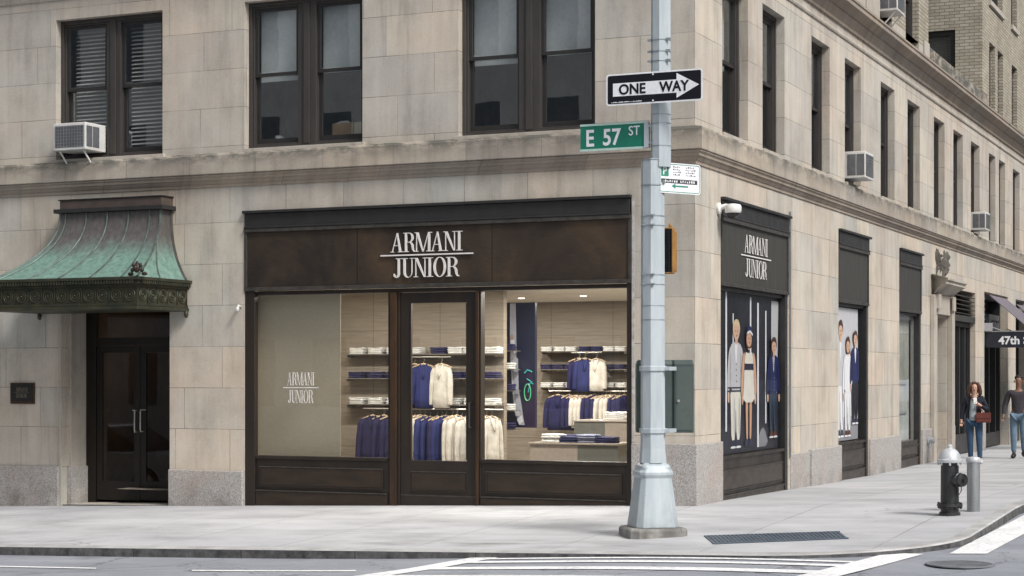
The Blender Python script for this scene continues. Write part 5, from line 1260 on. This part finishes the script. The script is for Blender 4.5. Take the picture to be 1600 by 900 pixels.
for py in (576,673):
    mb = MB(); octa(mb, [(.152,zp(py)-.03),(.158,zp(py)-.025),(.158,zp(py)+.025),(.152,zp(py)+.03)], (PX,PY,0), R(10)); mb.box(PX+.10, PX+.21, PY-.02, PY+.22, zp(py)-.022, zp(py)+.022); mb.build('clamp', POLEP, post, bevel=.004)
# pedestrian signal
YS = PY+.22; xs0, zs1 = onfront(1006,357,YS); xs1, zs0 = onfront(1054,428,YS)
ps = thing('pedestrian_signal', 'worn yellow pedestrian signal box half hidden behind the lamp post', 'traffic signal', ((xs0+xs1)/2,YS,zs0))
Fs = lambda u, v, d: (u, YS-d, v)
mb = MB(); mb.frame(Fs, xs0, xs1, zs0, zs1, .020, -.02, .05); mb.fb(Fs, xs0+.03, xs1-.03, zs0+.03, zs1-.03, -.18, -.02); mb.build('housing', YELLOW, ps, bevel=.008)
mb = MB(); mb.fb(Fs, xs0+.021, xs1-.021, zs0+.021, zs1-.021, -.019, 0.01)
mb.build('lens', paint('dark_signal_lens', (.05,.053,.055), None, 5, .3), ps)
mb = MB()
for k in range(12): v = zs0+.05+(zs1-zs0-.1)*k/11; mb.fb(Fs, xs0+.021, xs1-.021, v-.002, v+.002, .011, .04)
for k in range(8): u = xs0+.05+(xs1-xs0-.1)*k/7; mb.fb(Fs, u-.002, u+.002, zs0+.04, zs1-.04, .012, .038)
mb.build('visor_grid', BLACKGREY, ps)
mb = MB(); mb.ball((xs1-.05,YS-.01,zs1+.02), .02,.02,.03, 8, 5); mb.tube([(xs0+.12,YS+.05,zs0+.1),(PX,PY+.13,zs0+.1)], .02, 6); mb.tube([(xs0+.12,YS+.05,zs1-.1),(PX,PY+.13,zs1-.1)], .02, 6); mb.build('mounting', YELLOW, ps)
# signs ------------------------------------------------------------
def rrect(u0, u1, v0, v1, r_):
    pts = []
    for (cx_, cy_, a0) in ((u1-r_,v1-r_,0),(u0+r_,v1-r_,90),(u0+r_,v0+r_,180),(u1-r_,v0+r_,270)):
        for k in range(6): a = R(a0+18*k); pts.append((cx_+r_*math.cos(a), cy_+r_*math.sin(a)))
    return pts
YO = PY-.19
x0, z1 = onfront(947.5,117,YO); x1, _ = onfront(1098,108,YO); _, z0 = onfront(947.5,166,YO)
Fo = lambda u, v, d: (u, YO-d, v)
mb = MB(); mb.prism(Fo, rrect(x0,x1,z0,z1,.03), 0, .004)
ow = mb.build('one_way_sign', SIGWHITE, base=(x0,YO,z0)); tag(ow, 'black and white one way arrow sign on the lamp post', 'road sign')
W, H = x1-x0, z1-z0
mb = MB(); mb.prism(Fo, rrect(x0+.018,x1-.018,z0+.018,z1-.018,.02), .0042, .0060); mb.build('black_field', SIGBLACK, ow)
mb = MB(); hh = H
mb.prism(Fo, [(x0+W*.072,z0+H*.285),(x0+W*.735,z0+H*.285),(x0+W*.735,z0+H*.12),(x0+W*.965,z0+H*.50),(x0+W*.735,z0+H*.90),(x0+W*.735,z0+H*.70),(x0+W*.072,z0+H*.70)], .0062, .0078)
mb.build('arrow', SIGWHITE, ow)
mb = MB(); put_text(mb, Fo, 'ONE', x0+W*.135, x0+W*.415, z0+H*.325, z0+H*.665, .0095, bold=.028); mb.build('lettering', SIGBLACK, ow); mb = MB(); put_text(mb, Fo, 'WAY', x0+W*.555, x0+W*.865, z0+H*.325, z0+H*.665, .0095, bold=.028); mb.build('lettering', SIGBLACK, ow)
mb = MB(); mb.use(SIGWHITE)
for (u, v) in ((.49,.91),(.49,.085)): mb = MB(); mb.ball((x0+W*u, YO-.008, z0+H*v), .010,.006,.010, 8, 5); mb.build('bolt', SIGWHITE, ow)
mb = MB()
random.seed(2); u = .05
while u < .37:
    mb.fb(Fo, x0+W*u, x0+W*(u+.0092), z0+H*.085, z0+H*(.085+random.choice((.012,.028))), .0062, .0075)
    u += .0085
mb.build('fine_print', SIGWHITE, ow)
# street name sign
YN = PY-.02
x0, z1 = onfront(907.5,196,YN); x1, _ = onfront(1008,192,YN); _, z0 = onfront(907.5,236.5,YN)
Fn = lambda u, v, d: (u, YN-d, v)
sn_ = thing('street_name_sign', 'green street name sign mounted on the left of the lamp post', 'street sign', (x0,YN,z0))
mb = MB(); mb.fb(Fn, x0, x1, z0, z1, 0, .012); mb.build('plate', SIGGREEN, sn_, bevel=.002)
W, H = x1-x0, z1-z0
mb = MB(); mb.fb(Fn, x0-.002, x1+.002, z1-.018, z1+.006, -.004, .018); mb.fb(Fn, x0-.002, x1+.002, z0-.006, z0+.018, -.004, .018); mb.build('edge_strip', paint('pale_green_edge', (.45,.62,.56), None, 6, .5), sn_)
mb = MB(); put_text(mb, Fn, 'E', x0+W*.095, x0+W*.215, z0+H*.155, z0+H*.80, .0135, bold=.02); mb.build('lettering', SIGWHITE, sn_); mb = MB(); put_text(mb, Fn, '57', x0+W*.355, x0+W*.635, z0+H*.155, z0+H*.80, .0135, bold=.02); mb.build('lettering', SIGWHITE, sn_); mb = MB(); put_text(mb, Fn, 'ST', x0+W*.755, x0+W*.925, z0+H*.50, z0+H*.86, .0135, bold=.004); mb.build('lettering', SIGWHITE, sn_)
mb = MB(); mb.box(x1-.005, x1+.05, YN-.03, YN+.03, z0, z1); mb.box(x1+.045, PX+.02, YN-.02, YN+.02, z0+.04, z0+.07); mb.box(x1+.045, PX+.02, YN-.02, YN+.02, z1-.07, z1-.04); mb.build('bracket', POLEP, sn_, bevel=.003)
# parking sign, turned away from the post
x0, z0 = onfront(1036,301,PY-.03); z1 = onfront(1036,253.5,PY-.03)[1]
th = R(57.0)   # heading of its plane measured from +X towards +Y
pk = thing('parking_sign', 'small white and green parking regulation sign behind the lamp post', 'parking sign', (x0,PY-.03,z0), 0)
# plane direction found from its slanting edges; width recovered from its right end
dxp, dyp = math.cos(th), math.sin(th)
t_end = _ray(1094)
den = dxp*t_end[1]-dyp*t_end[0]; Wp = ((CX-x0)*t_end[1]-(CY-(PY-.03))*t_end[0])/den
Fp = lambda u, v, d: (x0+dxp*u+dyp*d, PY-.03+dyp*u-dxp*d, v)
Hp = z1-z0; u0 = -.06
mb = MB(); mb.prism(Fp, rrect(u0,Wp,z0,z1,.03), 0, .003); mb.build('plate', SIGWHITE, pk)
mb = MB(); a, b = rrect(u0+.012,Wp-.012,z0+.012,z1-.012,.022), rrect(u0+.020,Wp-.020,z0+.020,z1-.020,.016)
for i in range(len(a)): j = (i+1) % len(a); mb.prism(Fp, [a[i],a[j],b[j],b[i]], .0032, .0042)
U_ = lambda f: u0+.03+(Wp-u0-.06)*f; V_ = lambda f: z0+Hp*f
mb.prism(Fp, [(U_(.28),V_(.24)),(U_(.38),V_(.33)),(U_(.38),V_(.265)),(U_(.72),V_(.265)),(U_(.72),V_(.215)),(U_(.38),V_(.215)),(U_(.38),V_(.15))], .0032, .0045)
mb.fb(Fp, U_(.0), U_(.20), V_(.55), V_(.90), .0032, .0045); mb.build('green_print', SIGEDGE, pk)
mb = MB(); mb.fb(Fp, U_(.0), U_(.97), V_(.33), V_(.47), .0032, .0045)
random.seed(11)
for (ua, ub) in ((.32,.50),(.66,.90)):
    for r_ in range(4):
        u = ua
        while u < ub:
            w_ = random.choice((.02,.035)); mb.fb(Fp, U_(u), U_(u+w_), V_(.85-.085*r_), V_(.85-.085*r_+.05*random.choice((.6,1))), .0032, .0042); u += w_+.022
mb.build('dark_print', paint('grey_print', (.035,.035,.045), None, 5, .5), pk)
mb = MB(); put_text(mb, Fp, 'P', U_(.05), U_(.15), V_(.60), V_(.86), .0055, bold=.02)
mb.build('letter_mark', SIGWHITE, pk); mb = MB()
random.seed(4); u = .05
while u < .92:
    if not .42 < u < .50: mb.fb(Fp, U_(u), U_(u+.02), V_(.36), V_(.36+.08*random.choice((.7,1))), .0047, .0055); mb.fb(Fp, U_(u+.02), U_(u+.035), V_(.36+.06*random.choice((0,1))), V_(.385+.06*random.choice((0,.9))), .0047, .0055)
    u += .058
mb.build('white_print', SIGWHITE, pk)
mb = MB(); mb.box(x0-.04, x0+.02, PY-.05, PY+.0, z0+.10, z0+.14); mb.build('bracket', GALV, pk)

# ------------------------------------------------------------------ hydrant, bollard
hx, hy, hz = onground(1484, 805); hs_ = FPX/math.hypot(0, (hy-CY)/_ray(1484)[1])
hyd = thing('fire_hydrant', 'black fire hydrant with silver bonnet at the kerb', 'fire hydrant', (hx,hy,hz))
h = .845
mb = MB(); mb.lathe([(.125,-.02),(.125,.035),(.105,.045),(.105,.10),(.15,.105),(.15,.135),(.108,.145),(.105,.60),(.115,.61),(.115,.63)], (hx,hy,hz), 28)
for k in range(8): a = k*math.pi/4; mb.lathe([(.014,.08),(.014,.155)], (hx+.132*math.cos(a),hy+.132*math.sin(a),hz), 6)
mb.build('barrel', BLACKP, hyd, smooth=True)
mb = MB(); mb.lathe([(.145,.63),(.150,.64),(.150,.665),(.130,.675),(.125,.70),(.112,.74),(.085,.775),(.05,.795),(.03,.80),(.03,.835),(.018,.845)], (hx,hy,hz), 28)
for k in range(8): a = k*math.pi/4+.2; mb.lathe([(.012,.60),(.012,.675)], (hx+.135*math.cos(a),hy+.135*math.sin(a),hz), 6)
mb.build('bonnet', SILVERP, hyd, smooth=True)
mb = MB(); rot = Vector((0,0,1)).rotation_difference(Vector((.80,-.6,0))).to_matrix()
mb.lathe([(.07,.05),(.07,.14),(.085,.145),(.085,.175),(.078,.18),(.078,.225),(.06,.23),(.025,.235),(.025,.265)], (hx,hy,hz+.43), 20, rot=rot); mb.build('nozzle_cap', BLACKP, hyd, smooth=True)
mb = MB(); mb.tube([(hx+.16,hy-.1,hz+.40),(hx+.15,hy-.08,hz+.30),(hx+.12,hy-.06,hz+.25),(hx+.10,hy-.05,hz+.30)], .006, 5); mb.build('chain', IRON, hyd)
bx, by, bz = onground(1521, 799)
bo = thing('bollard', 'round galvanised steel bollard beside the hydrant', 'bollard', (bx,by,bz))
mb = MB(); mb.lathe([(.078,-.02),(.078,.60)], (bx,by,bz), 28); mb.build('post', GALV, bo, smooth=True)
mb = MB(); mb.lathe([(.084,.595),(.088,.60),(.088,.635),(.075,.655),(.01,.665)], (bx,by,bz), 28); mb.build('cap', SILVERP, bo, smooth=True)

# ------------------------------------------------------------------ awnings and projecting shop sign
aw = thing('shop_awning', 'mauve grey canvas awning above the black canopy sign on the avenue', 'awning', (0,23.0,3.0))
mb = MB(); t2 = .02
def sheet(mb, y0, y1, xa_, z_a, xb_, z_b):
    mb.add([(xa_,y0,z_a),(xb_,y0,z_b),(xb_,y1,z_b),(xa_,y1,z_a),(xa_,y0,z_a-t2),(xb_,y0,z_b-t2),(xb_,y1,z_b-t2),(xa_,y1,z_a-t2)], [(0,1,2,3),(4,7,6,5),(0,4,5,1),(1,5,6,2),(2,6,7,3),(3,7,4,0)])
ya0 = onright(1545,463)[0]
sheet(mb, 23.3, 26.0, .02, 3.74, 1.6, 2.36); mb.build('canvas', AWN, aw)
mb = MB(); mb.tube([(1.6,23.3,2.34),(1.6,26.0,2.34)], .025, 8); mb.tube([(.02,23.35,2.95),(1.58,23.35,2.35)], .015, 6); mb.tube([(.02,25.95,2.95),(1.58,25.95,2.35)], .015, 6); mb.build('frame', GALV, aw)
aw2 = thing('shop_awning', 'farther canvas awning at the right edge behind the first awning', 'awning', (0,27.7,3.0))
mb = MB(); sheet(mb, 27.7, 29.6, .02, 3.66, 1.6, 2.3); mb.build('canvas', AWN, aw2)
mb = MB(); mb.tube([(1.6,27.7,2.28),(1.6,29.6,2.28)], .025, 8); mb.build('frame', GALV, aw2)
xs_, zs_ = onfront(1538, 543, 22.75); _, zt_ = onfront(1538, 519, 22.75)
cs = thing('canopy_sign', 'black projecting canopy sign with pale street number lettering', 'sign', (0,22.75,zs_))
mb = MB(); mb.box(.005, 3.3, 22.75, 23.2, zs_, zt_); mb.build('box', SIGNBOX, cs, bevel=.01)
mb = MB(); mb.box(.003, 3.31, 22.74, 23.21, zt_+.001, zt_+.03); mb.build('top_trim', GALV, cs)
Fc = lambda u, v, d: (u, 22.75-d, v)
mb = MB(); a = onfront(1560,538.5,22.75); b = onfront(1593,525,22.75); put_text(mb, Fc, '47th', a[0], b[0], a[1], b[1], .004, bold=.03, extrude=.003)
c = onfront(1599, 538.5, 22.75); put_text(mb, Fc, 'St', c[0], c[0]+.32, a[1], b[1], .004, bold=.03, extrude=.003); mb.build('lettering', SIGWHITE, cs)
mb = MB(); mb.tube([(3.2,22.85,zs_),(3.2,22.85,P(3.2,22)-.02)], .025, 8); mb.tube([(3.2,23.15,zs_),(3.2,23.15,P(3.2,22)-.02)], .025, 8); mb.build('post', STEEL, cs)
x, z = onfront(1543,511,22.7); mb = MB(); mb.box(x-.1,x+.12,22.66,22.70,z-.1,z+.1)
tag(mb.build('notice_plate', paint('pale_notice', (.4,.4,.42), None, 6, .6), base=(x,22.7,z)), 'small pale square notice above the left end of the canopy sign', 'notice')

# ------------------------------------------------------------------ people
def skinmesh(name, verts, edges, mat, parent, root=0, sub=2, roots=None):
    me = bpy.data.meshes.new(name); me.from_pydata([v[0] for v in verts], edges, [])
    ob = bpy.data.objects.new(name+'_tmp', me); COL.objects.link(ob)
    md = ob.modifiers.new('skin', 'SKIN'); md.use_smooth_shade = True
    layer = me.skin_vertices[0].data if me.skin_vertices else None
    if layer is None:
        bm = bmesh.new(); bm.from_mesh(me); bm.verts.layers.skin.verify(); bm.to_mesh(me); bm.free(); layer = me.skin_vertices[0].data
    rs = roots or [root]
    for i, v in enumerate(verts):
        r_ = v[1]; layer[i].radius = (r_, r_) if isinstance(r_, (int, float)) else r_
        layer[i].use_root = i in rs
    s2 = ob.modifiers.new('sub', 'SUBSURF'); s2.levels = sub; s2.render_levels = sub
    dg = bpy.context.evaluated_depsgraph_get(); dg.update()
    out = bpy.data.meshes.new_from_object(ob.evaluated_get(dg)); bpy.data.objects.remove(ob); out.name = name
    out.materials.clear(); out.materials.append(mat)
    for p in out.polygons: p.use_smooth = True; p.material_index = 0
    o = bpy.data.objects.new(name, out); COL.objects.link(o); o.parent = parent
    return o
SKINW = paint('fair_skin', (.56,.33,.25), (.50,.28,.21), 6, .55, bump=.03)
SKINM = paint('brown_skin', (.23,.12,.08), (.19,.10,.065), 6, .55, bump=.03)
JEANS = paint('blue_jeans', (.022,.05,.10), (.035,.075,.14), 12, .9, bump=.2)
JEANSL = paint('washed_jeans', (.09,.15,.21), (.14,.21,.28), 12, .9, bump=.2)
CARDI = paint('navy_cardigan', (.013,.015,.028), (.009,.01,.02), 12, .9, bump=.2)
GREYT = paint('grey_top', (.30,.34,.36), (.25,.28,.30), 12, .9, bump=.2)
HAIRR = paint('auburn_hair', (.07,.028,.016), (.045,.018,.011), 30, .6, stretch=(3,3,.4), bump=.4)
HAIRB = paint('black_hair', (.008,.007,.006), (.014,.012,.011), 30, .6, bump=.4)
SHIRTM = paint('dark_plum_shirt', (.028,.024,.032), (.05,.045,.055), 25, .9, bump=.2)
LEATH = paint('red_brown_leather', (.13,.026,.018), (.09,.018,.012), 6, .45)
SHOEW = paint('pale_shoe', (.5,.5,.5), None, 6, .6); SHOED = paint('dark_shoe', (.012,.012,.016), None, 6, .5)
def person(loc, rot, H, arms, legs, skin, top, pants, hair, shoe, label, female, sleeve=True):
    k = H/1.70
    t_ = thing('person', label, 'person', loc, rot)
    V = []; E = []
    def v(p, r_): V.append((tuple(x*k for x in p), tuple(q*k for q in r_) if isinstance(r_, tuple) else r_*k)); return len(V)-1
    sw = .155 if female else .185; hw = .09
    pel = v((0,0,.93),(.135,.095)); bel = v((0,0,1.07),(.115,.085) if female else (.13,.095)); ch = v((0,-.005,1.25),(.14,.095)); nb = v((0,.0,1.395),(.065,.055)); nk = v((0,-.01,1.45),(.047,.05)); ja = v((0,-.02,1.53),(.062,.078)); he = v((0,-.012,1.61),(.075,.092)); tp = v((0,-.005,1.665),(.055,.07))
    E += [(pel,bel),(bel,ch),(ch,nb),(nb,nk),(nk,ja),(ja,he),(he,tp)]
    A = {}
    for s_, arm in zip((-1,1), arms):
        sh = v((s_*sw,0,1.36),.052); el = v(arm[0],.040); wr = v(arm[1],.026); pm = v(arm[2],(.034,.020)); E += [(ch,sh),(sh,el),(el,wr),(wr,pm)]; A[s_] = (sh,el,wr,pm)
    Lg = {}
    for s_, leg in zip((-1,1), legs):
        hp = v((s_*hw,0,.86),.085); kn = v(leg[0],.057); an = v(leg[1],.038); he_ = v((leg[1][0],leg[1][1]+.01,leg[1][2]-.05),.034); to = v((leg[1][0]+s_*.015,leg[1][1]-.15,leg[1][2]-.06),.03); E += [(pel,hp),(hp,kn),(kn,an),(an,he_),(he_,to)]; Lg[s_] = (hp,kn,an,he_,to)
    nbody = len(V); roots = [pel]
    for s_, arm in zip((-1,1), arms):   # fingers: each its own chain, rooted in the palm
        pmv = Vector(arm[2]); wrv = Vector(arm[1]); fd = (pmv-wrv).normalized(); side = fd.cross(Vector((0,1,.2))).normalized(); cur = fd.cross(side).normalized()
        for q, ln in ((-1.5,.058),(-.5,.070),(.5,.074),(1.5,.066)):
            a0 = pmv+side*q*.014; a1 = a0+fd*ln*.55+cur*.006; a2 = a1+(fd*.75+cur*.65)*ln*.5
            i0 = v(a0,.010); i1 = v(a1,.0088); i2 = v(a2,.007); E += [(i0,i1),(i1,i2)]; roots.append(i0)
        a0 = wrv+fd*.03+side*.022; a1 = a0+side*.028+fd*.025; a2 = a1+fd*.03+side*.006; i0 = v(a0,.012); i1 = v(a1,.010); i2 = v(a2,.008); E += [(i0,i1),(i1,i2)]; roots.append(i0)
    skinmesh('body', V, E, skin, t_, roots=roots)
    # face
    mb = MB(); K_ = lambda x, y, z: (x*k, y*k, z*k)
    for s_ in (-1,1): mb.ball(K_(s_*.032,-.098,1.588), .009*k,.006*k,.005*k, 8, 5)
    mb.build('eyes', paint('dark_eyes', (.02,.015,.012), None, 5, .3), t_, local=True)
    mb = MB(); mb.ball(K_(0,-.106,1.562), .013*k,.018*k,.024*k, 8, 6); 
    for s_ in (-1,1): mb.ball(K_(s_*.083,.0,1.575), .012*k,.02*k,.03*k, 8, 6)
    mb.build('nose_and_ears', skin, t_, local=True, smooth='all')
    mb = MB(); mb.ball(K_(0,-.092,1.525), .026*k,.008*k,.007*k, 8, 5); mb.build('mouth', paint('lips', (.30,.07,.06), None, 5, .4), t_, local=True)
    # hair
    mb = MB(); mb.ball(K_(0,.012,1.63), .092*k,.108*k,.085*k, 18, 12) if female else mb.ball(K_(0,.022,1.652), .083*k,.098*k,.060*k, 18, 12)
    if female:
        for s_ in (-1,1): mb.tube([K_(s_*.06,-.04,1.68),K_(s_*.098,-.02,1.60),K_(s_*.112,.0,1.52),K_(s_*.118,-.01,1.45),K_(s_*.10,-.02,1.41)], [.035*k,.042*k,.045*k,.04*k,.02*k], 10)
        mb.tube([K_(0,.08,1.64),K_(0,.10,1.55),K_(0,.10,1.44)], [.07*k,.09*k,.06*k], 10)
    for j in range(len(mb.v)):
        x, y, z = mb.v[j]
        if y < -.045*k and z < 1.655*k and abs(x) < .07*k: mb.v[j] = (x, -.045*k, z)
    mb.build('hair', hair, t_, local=True, smooth='all')
    # clothes
    def sub(ids, grow, extra=None):
        m_ = {a: i for i, a in enumerate(ids)}
        vv = [(V[a][0], tuple((q+grow*k) for q in V[a][1]) if isinstance(V[a][1], tuple) else V[a][1]+grow*k) for a in ids]
        return vv, [(m_[a], m_[b]) for a, b in E if a in m_ and b in m_]
    def ext(vv, ee, i, j, f):   # end a sleeve or trouser leg a little before the joint
        p, q = Vector(vv[i][0]), Vector(vv[j][0]); vv[j] = (tuple(p+(q-p)*f), vv[j][1]); return vv, ee
    ids = [bel, pel, ch, nb]+[A[-1][0],A[-1][1],A[-1][2],A[1][0],A[1][1],A[1][2]]
    vv, ee = sub(ids, .022)
    p = vv[3][0]; vv[3] = ((p[0],p[1],p[2]-(.03 if female else .0)*k), vv[3][1])
    for (i, j) in ((5,6),(8,9)): vv[j] = (tuple(Vector(vv[i][0])+(Vector(vv[j][0])-Vector(vv[i][0]))*(.95 if sleeve else .5)), .036*k)
    vv[1] = ((0,0,(.84 if female else .80)*k), (.175*k,.125*k)); vv[0] = (vv[0][0], (.15*k,.115*k))
    skinmesh('jacket' if female else 'shirt', vv, ee, top, t_)
    ids = [pel]+list(Lg[-1][:3])+list(Lg[1][:3]); vv, ee = sub(ids, .014); vv[3] = (vv[3][0], .052*k); vv[6] = (vv[6][0], .052*k)
    skinmesh('trousers', vv, ee, pants, t_)
    for s_ in (-1,1):
        a, b = Lg[s_][3], Lg[s_][4]; p, q = Vector(V[a][0]), Vector(V[b][0])
        mb = MB(); mb.tube([p+Vector((0,.045*k,.0)), p+Vector((0,-.02*k,.012*k)), (p+q)/2, q, q+Vector((0,-.04*k,-.005*k))], [.03*k,.05*k,.046*k,.044*k,.022*k], 10); mb.build('shoe', shoe, t_, local=True, smooth='all')
    return t_, k
wx, wy = 1.08, 15.0; wz = P(wx, wy)
w_, k = person((wx,wy,wz), R(10), 1.68,
    [[(-.235,.02,1.10),(-.265,-.05,.90),(-.265,-.08,.83)], [(.25,.0,1.12),(.12,-.19,1.22),(.06,-.22,1.26)]],
    [[(-.085,-.02,.49),(-.075,.03,.10)], [(.10,-.05,.49),(.115,-.06,.10)]],
    SKINW, CARDI, JEANS, HAIRR, SHOEW, 'woman with shoulder length auburn hair, navy cardigan and blue jeans walking nearer the hydrant', True)
mb = MB(); rings = []
for (z, w, y) in ((1.37,.035,-.10),(1.28,.055,-.128),(1.15,.065,-.136),(1.0,.075,-.138),(.90,.085,-.145)): rings.append([(-.03-w,y+.02,z),(-.03-w*.5,y-.012,z),(-.03+w*.5,y-.012,z),(-.03+w,y+.02,z),(-.03+w,y+.05,z),(-.03-w,y+.05,z)])
mb.loft([[(x*k,y*k,z*k) for x,y,z in r_] for r_ in rings], cap=True); mb.build('grey_top', GREYT, w_, local=True, smooth='all')
# handbag and phone are held: things of their own
Mr = Matrix.Translation((wx,wy,wz)) @ Matrix.Rotation(R(10), 4, 'Z')
def wp(x, y, z): return Mr @ Vector((x*k,y*k,z*k))
hb = thing('handbag', 'red brown leather shoulder bag at the hip of the woman', 'handbag', wp(.17,-.18,.86), R(10))
mb = MB(); mb.box(-.14,.16,-.04,.05,.0,.20); mb.build('pouch', LEATH, hb, local=True, bevel=.03, seg=3)
mb = MB(); mb.box(-.14,.16,-.052,-.043,.09,.205); mb.build('flap', LEATH, hb, local=True, bevel=.004)
mb = MB(); b0 = Vector((.17*k,-.18*k,.86*k)); mb.tube([Vector(p)*k-b0 for p in ((.20,-.17,1.04),(.10,-.16,1.18),(-.02,-.145,1.32),(-.08,-.09,1.41),(-.10,.0,1.425))], .010, 6); mb.build('strap', LEATH, hb, local=True, smooth='all')
ph = thing('phone', 'pale phone held up in the left hand of the woman', 'phone', wp(.015,-.262,1.27), R(20)); mb = MB(); mb.box(-.035,.035,-.006,.006,-.02,.11); mb.build('case', WHITE, ph, local=True, bevel=.006)
mxp, myp = 1.58, 17.6; mzp = P(mxp, myp)
m_, km = person((mxp,myp,mzp), R(6), 1.80,
    [[(-.265,.02,1.10),(-.30,-.06,.88),(-.31,-.09,.80)], [(.265,.02,1.10),(.20,-.20,.98),(.15,-.26,.99)]],
    [[(-.10,-.05,.49),(-.09,-.04,.10)], [(.10,-.01,.49),(.10,.10,.13)]],
    SKINM, SHIRTM, JEANSL, HAIRB, SHOED, 'man in dark plum shirt and washed blue jeans walking at the right edge', False, True)

# ------------------------------------------------------------------ litter by the kerb
lx, ly, lz = onground(335, 869, True)
mb = MB(); mb.add([(lx-.2,ly-.10,lz+.01),(lx+.10,ly-.12,lz+.012),(lx+.14,ly-.02,lz+.03),(lx+.02,ly+.0,lz+.045),(lx-.16,ly-.02,lz+.02),(lx+.2,ly-.05,lz+.05)], [(0,1,3,4),(1,2,3),(1,5,2)])
tag(mb.build('crumpled_paper', PAPER, base=(lx,ly-.1,lz), recalc=False), 'crumpled white paper in the gutter left of centre', 'litter')

# ------------------------------------------------------------------ buildings across the two streets (seen in the glass, shading the corner)
def make_facade(name, c1, c2, wc, sx, sz, ww, wh):
    m, t = newmat(name); p = pos(t); s = sep(t, p); u = math_(t, 'ADD', s[0], s[1])
    fu = math_(t, 'FRACT', math_(t,'DIVIDE',u,sx)); fv = math_(t, 'FRACT', math_(t,'DIVIDE',s[2],sz))
    iu = math_(t, 'LESS_THAN', math_(t,'ABSOLUTE',math_(t,'SUBTRACT',fu,.5)), ww/2); iv = math_(t, 'LESS_THAN', math_(t,'ABSOLUTE',math_(t,'SUBTRACT',fv,.5)), wh/2)
    n = noise(t, p, .7, 5); col = ramp(t, n, [(.3,c1),(.7,c2)])
    col = mixc(t, math_(t,'MULTIPLY',iu,iv), col, wc)
    finish(m, t, col, .7, 0); return m
FA = make_facade('pale_stone_facade', (.64,.62,.57), (.50,.48,.44), (.10,.11,.12), 2.6, 3.6, .45, .6)
FB2 = make_facade('brown_brick_facade', (.19,.12,.09), (.13,.085,.065), (.04,.045,.05), 2.2, 3.3, .42, .55)
for (nm, lb, x0, x1, y0, y1, h, m__) in (
    ('office_building', 'pale stone office building across the side street', -60, -8, -40, -27, 24, FA),
    ('apartment_building', 'brown brick apartment building across the avenue', 28, 44, -10, 30, 17, FB2),
    ('office_building', 'tall pale building farther up the avenue', 28, 44, 31, 90, 24, FA)):
    mb = MB(); mb.box(x0, x1, y0, y1, -1, h); mb.box(x0-.4, x1+.4, y0-.4, y1+.4, h, h+.8); mb.box(x0-.2, x1+.2, y0-.2, y1+.2, 4.2, 4.6)
    o = thing(nm, lb, 'building', (x0,y0,0)); mb.build('wall', m__, o)

# ------------------------------------------------------------------ parked car on the side street, left of the view (mirrored in the entrance doors)
car = thing('parked_car', 'silver grey saloon car parked at the kerb of the side street, left of the entrance', 'car', (-14.9,-6.35,RZ(-14.9,-6.35)))
CP = paint('silver_car_paint', (.45,.46,.48), (.42,.43,.45), 1, .22, .5); CGL = paint('car_window', (.015,.017,.02), None, 1, .08); TY = paint('tyre_rubber', (.02,.02,.02), None, 5, .85)
low = [(-2.3,.30),(-2.32,.55),(-2.25,.78),(-1.5,.92),(1.2,.95),(2.1,.86),(2.28,.62),(2.30,.30)]
mb = MB(); mb.loft([[(x*f_, y, z*g_) for x, z in low] for (y, f_, g_) in ((-.88,.97,.96),(-.84,1,1),(.84,1,1),(.88,.97,.96))], cap=True); mb.build('body', CP, car, local=True, smooth=True, bevel=.02)
up = [(-1.75,.90),(-1.1,1.38),(-.6,1.45),(.3,1.44),(1.3,.93)]
mb = MB(); mb.loft([[(x, y, z) for x, z in up] for y in (-.66,.66)], cap=True); mb.build('cabin', CGL, car, local=True, bevel=.03)
mb = MB(); mb.box(-1.1,.35,-.64,.64,1.40,1.47); mb.build('roof', CP, car, local=True, bevel=.03)
for sx in (-1.42,1.40):
    for sy in (-.80,.80):
        mb = MB(); mb.lathe([(.31,-.1),(.33,-.08),(.33,.08),(.31,.1)], (sx,sy,.32), 24, 'Y'); w__ = mb.build('wheel', TY, car, local=True, smooth=True)
        mb = MB(); mb.lathe([(.2,-.105),(.2,.105)], (sx,sy,.32), 16, 'Y'); mb.build('rim', STEEL, w__, local=True)
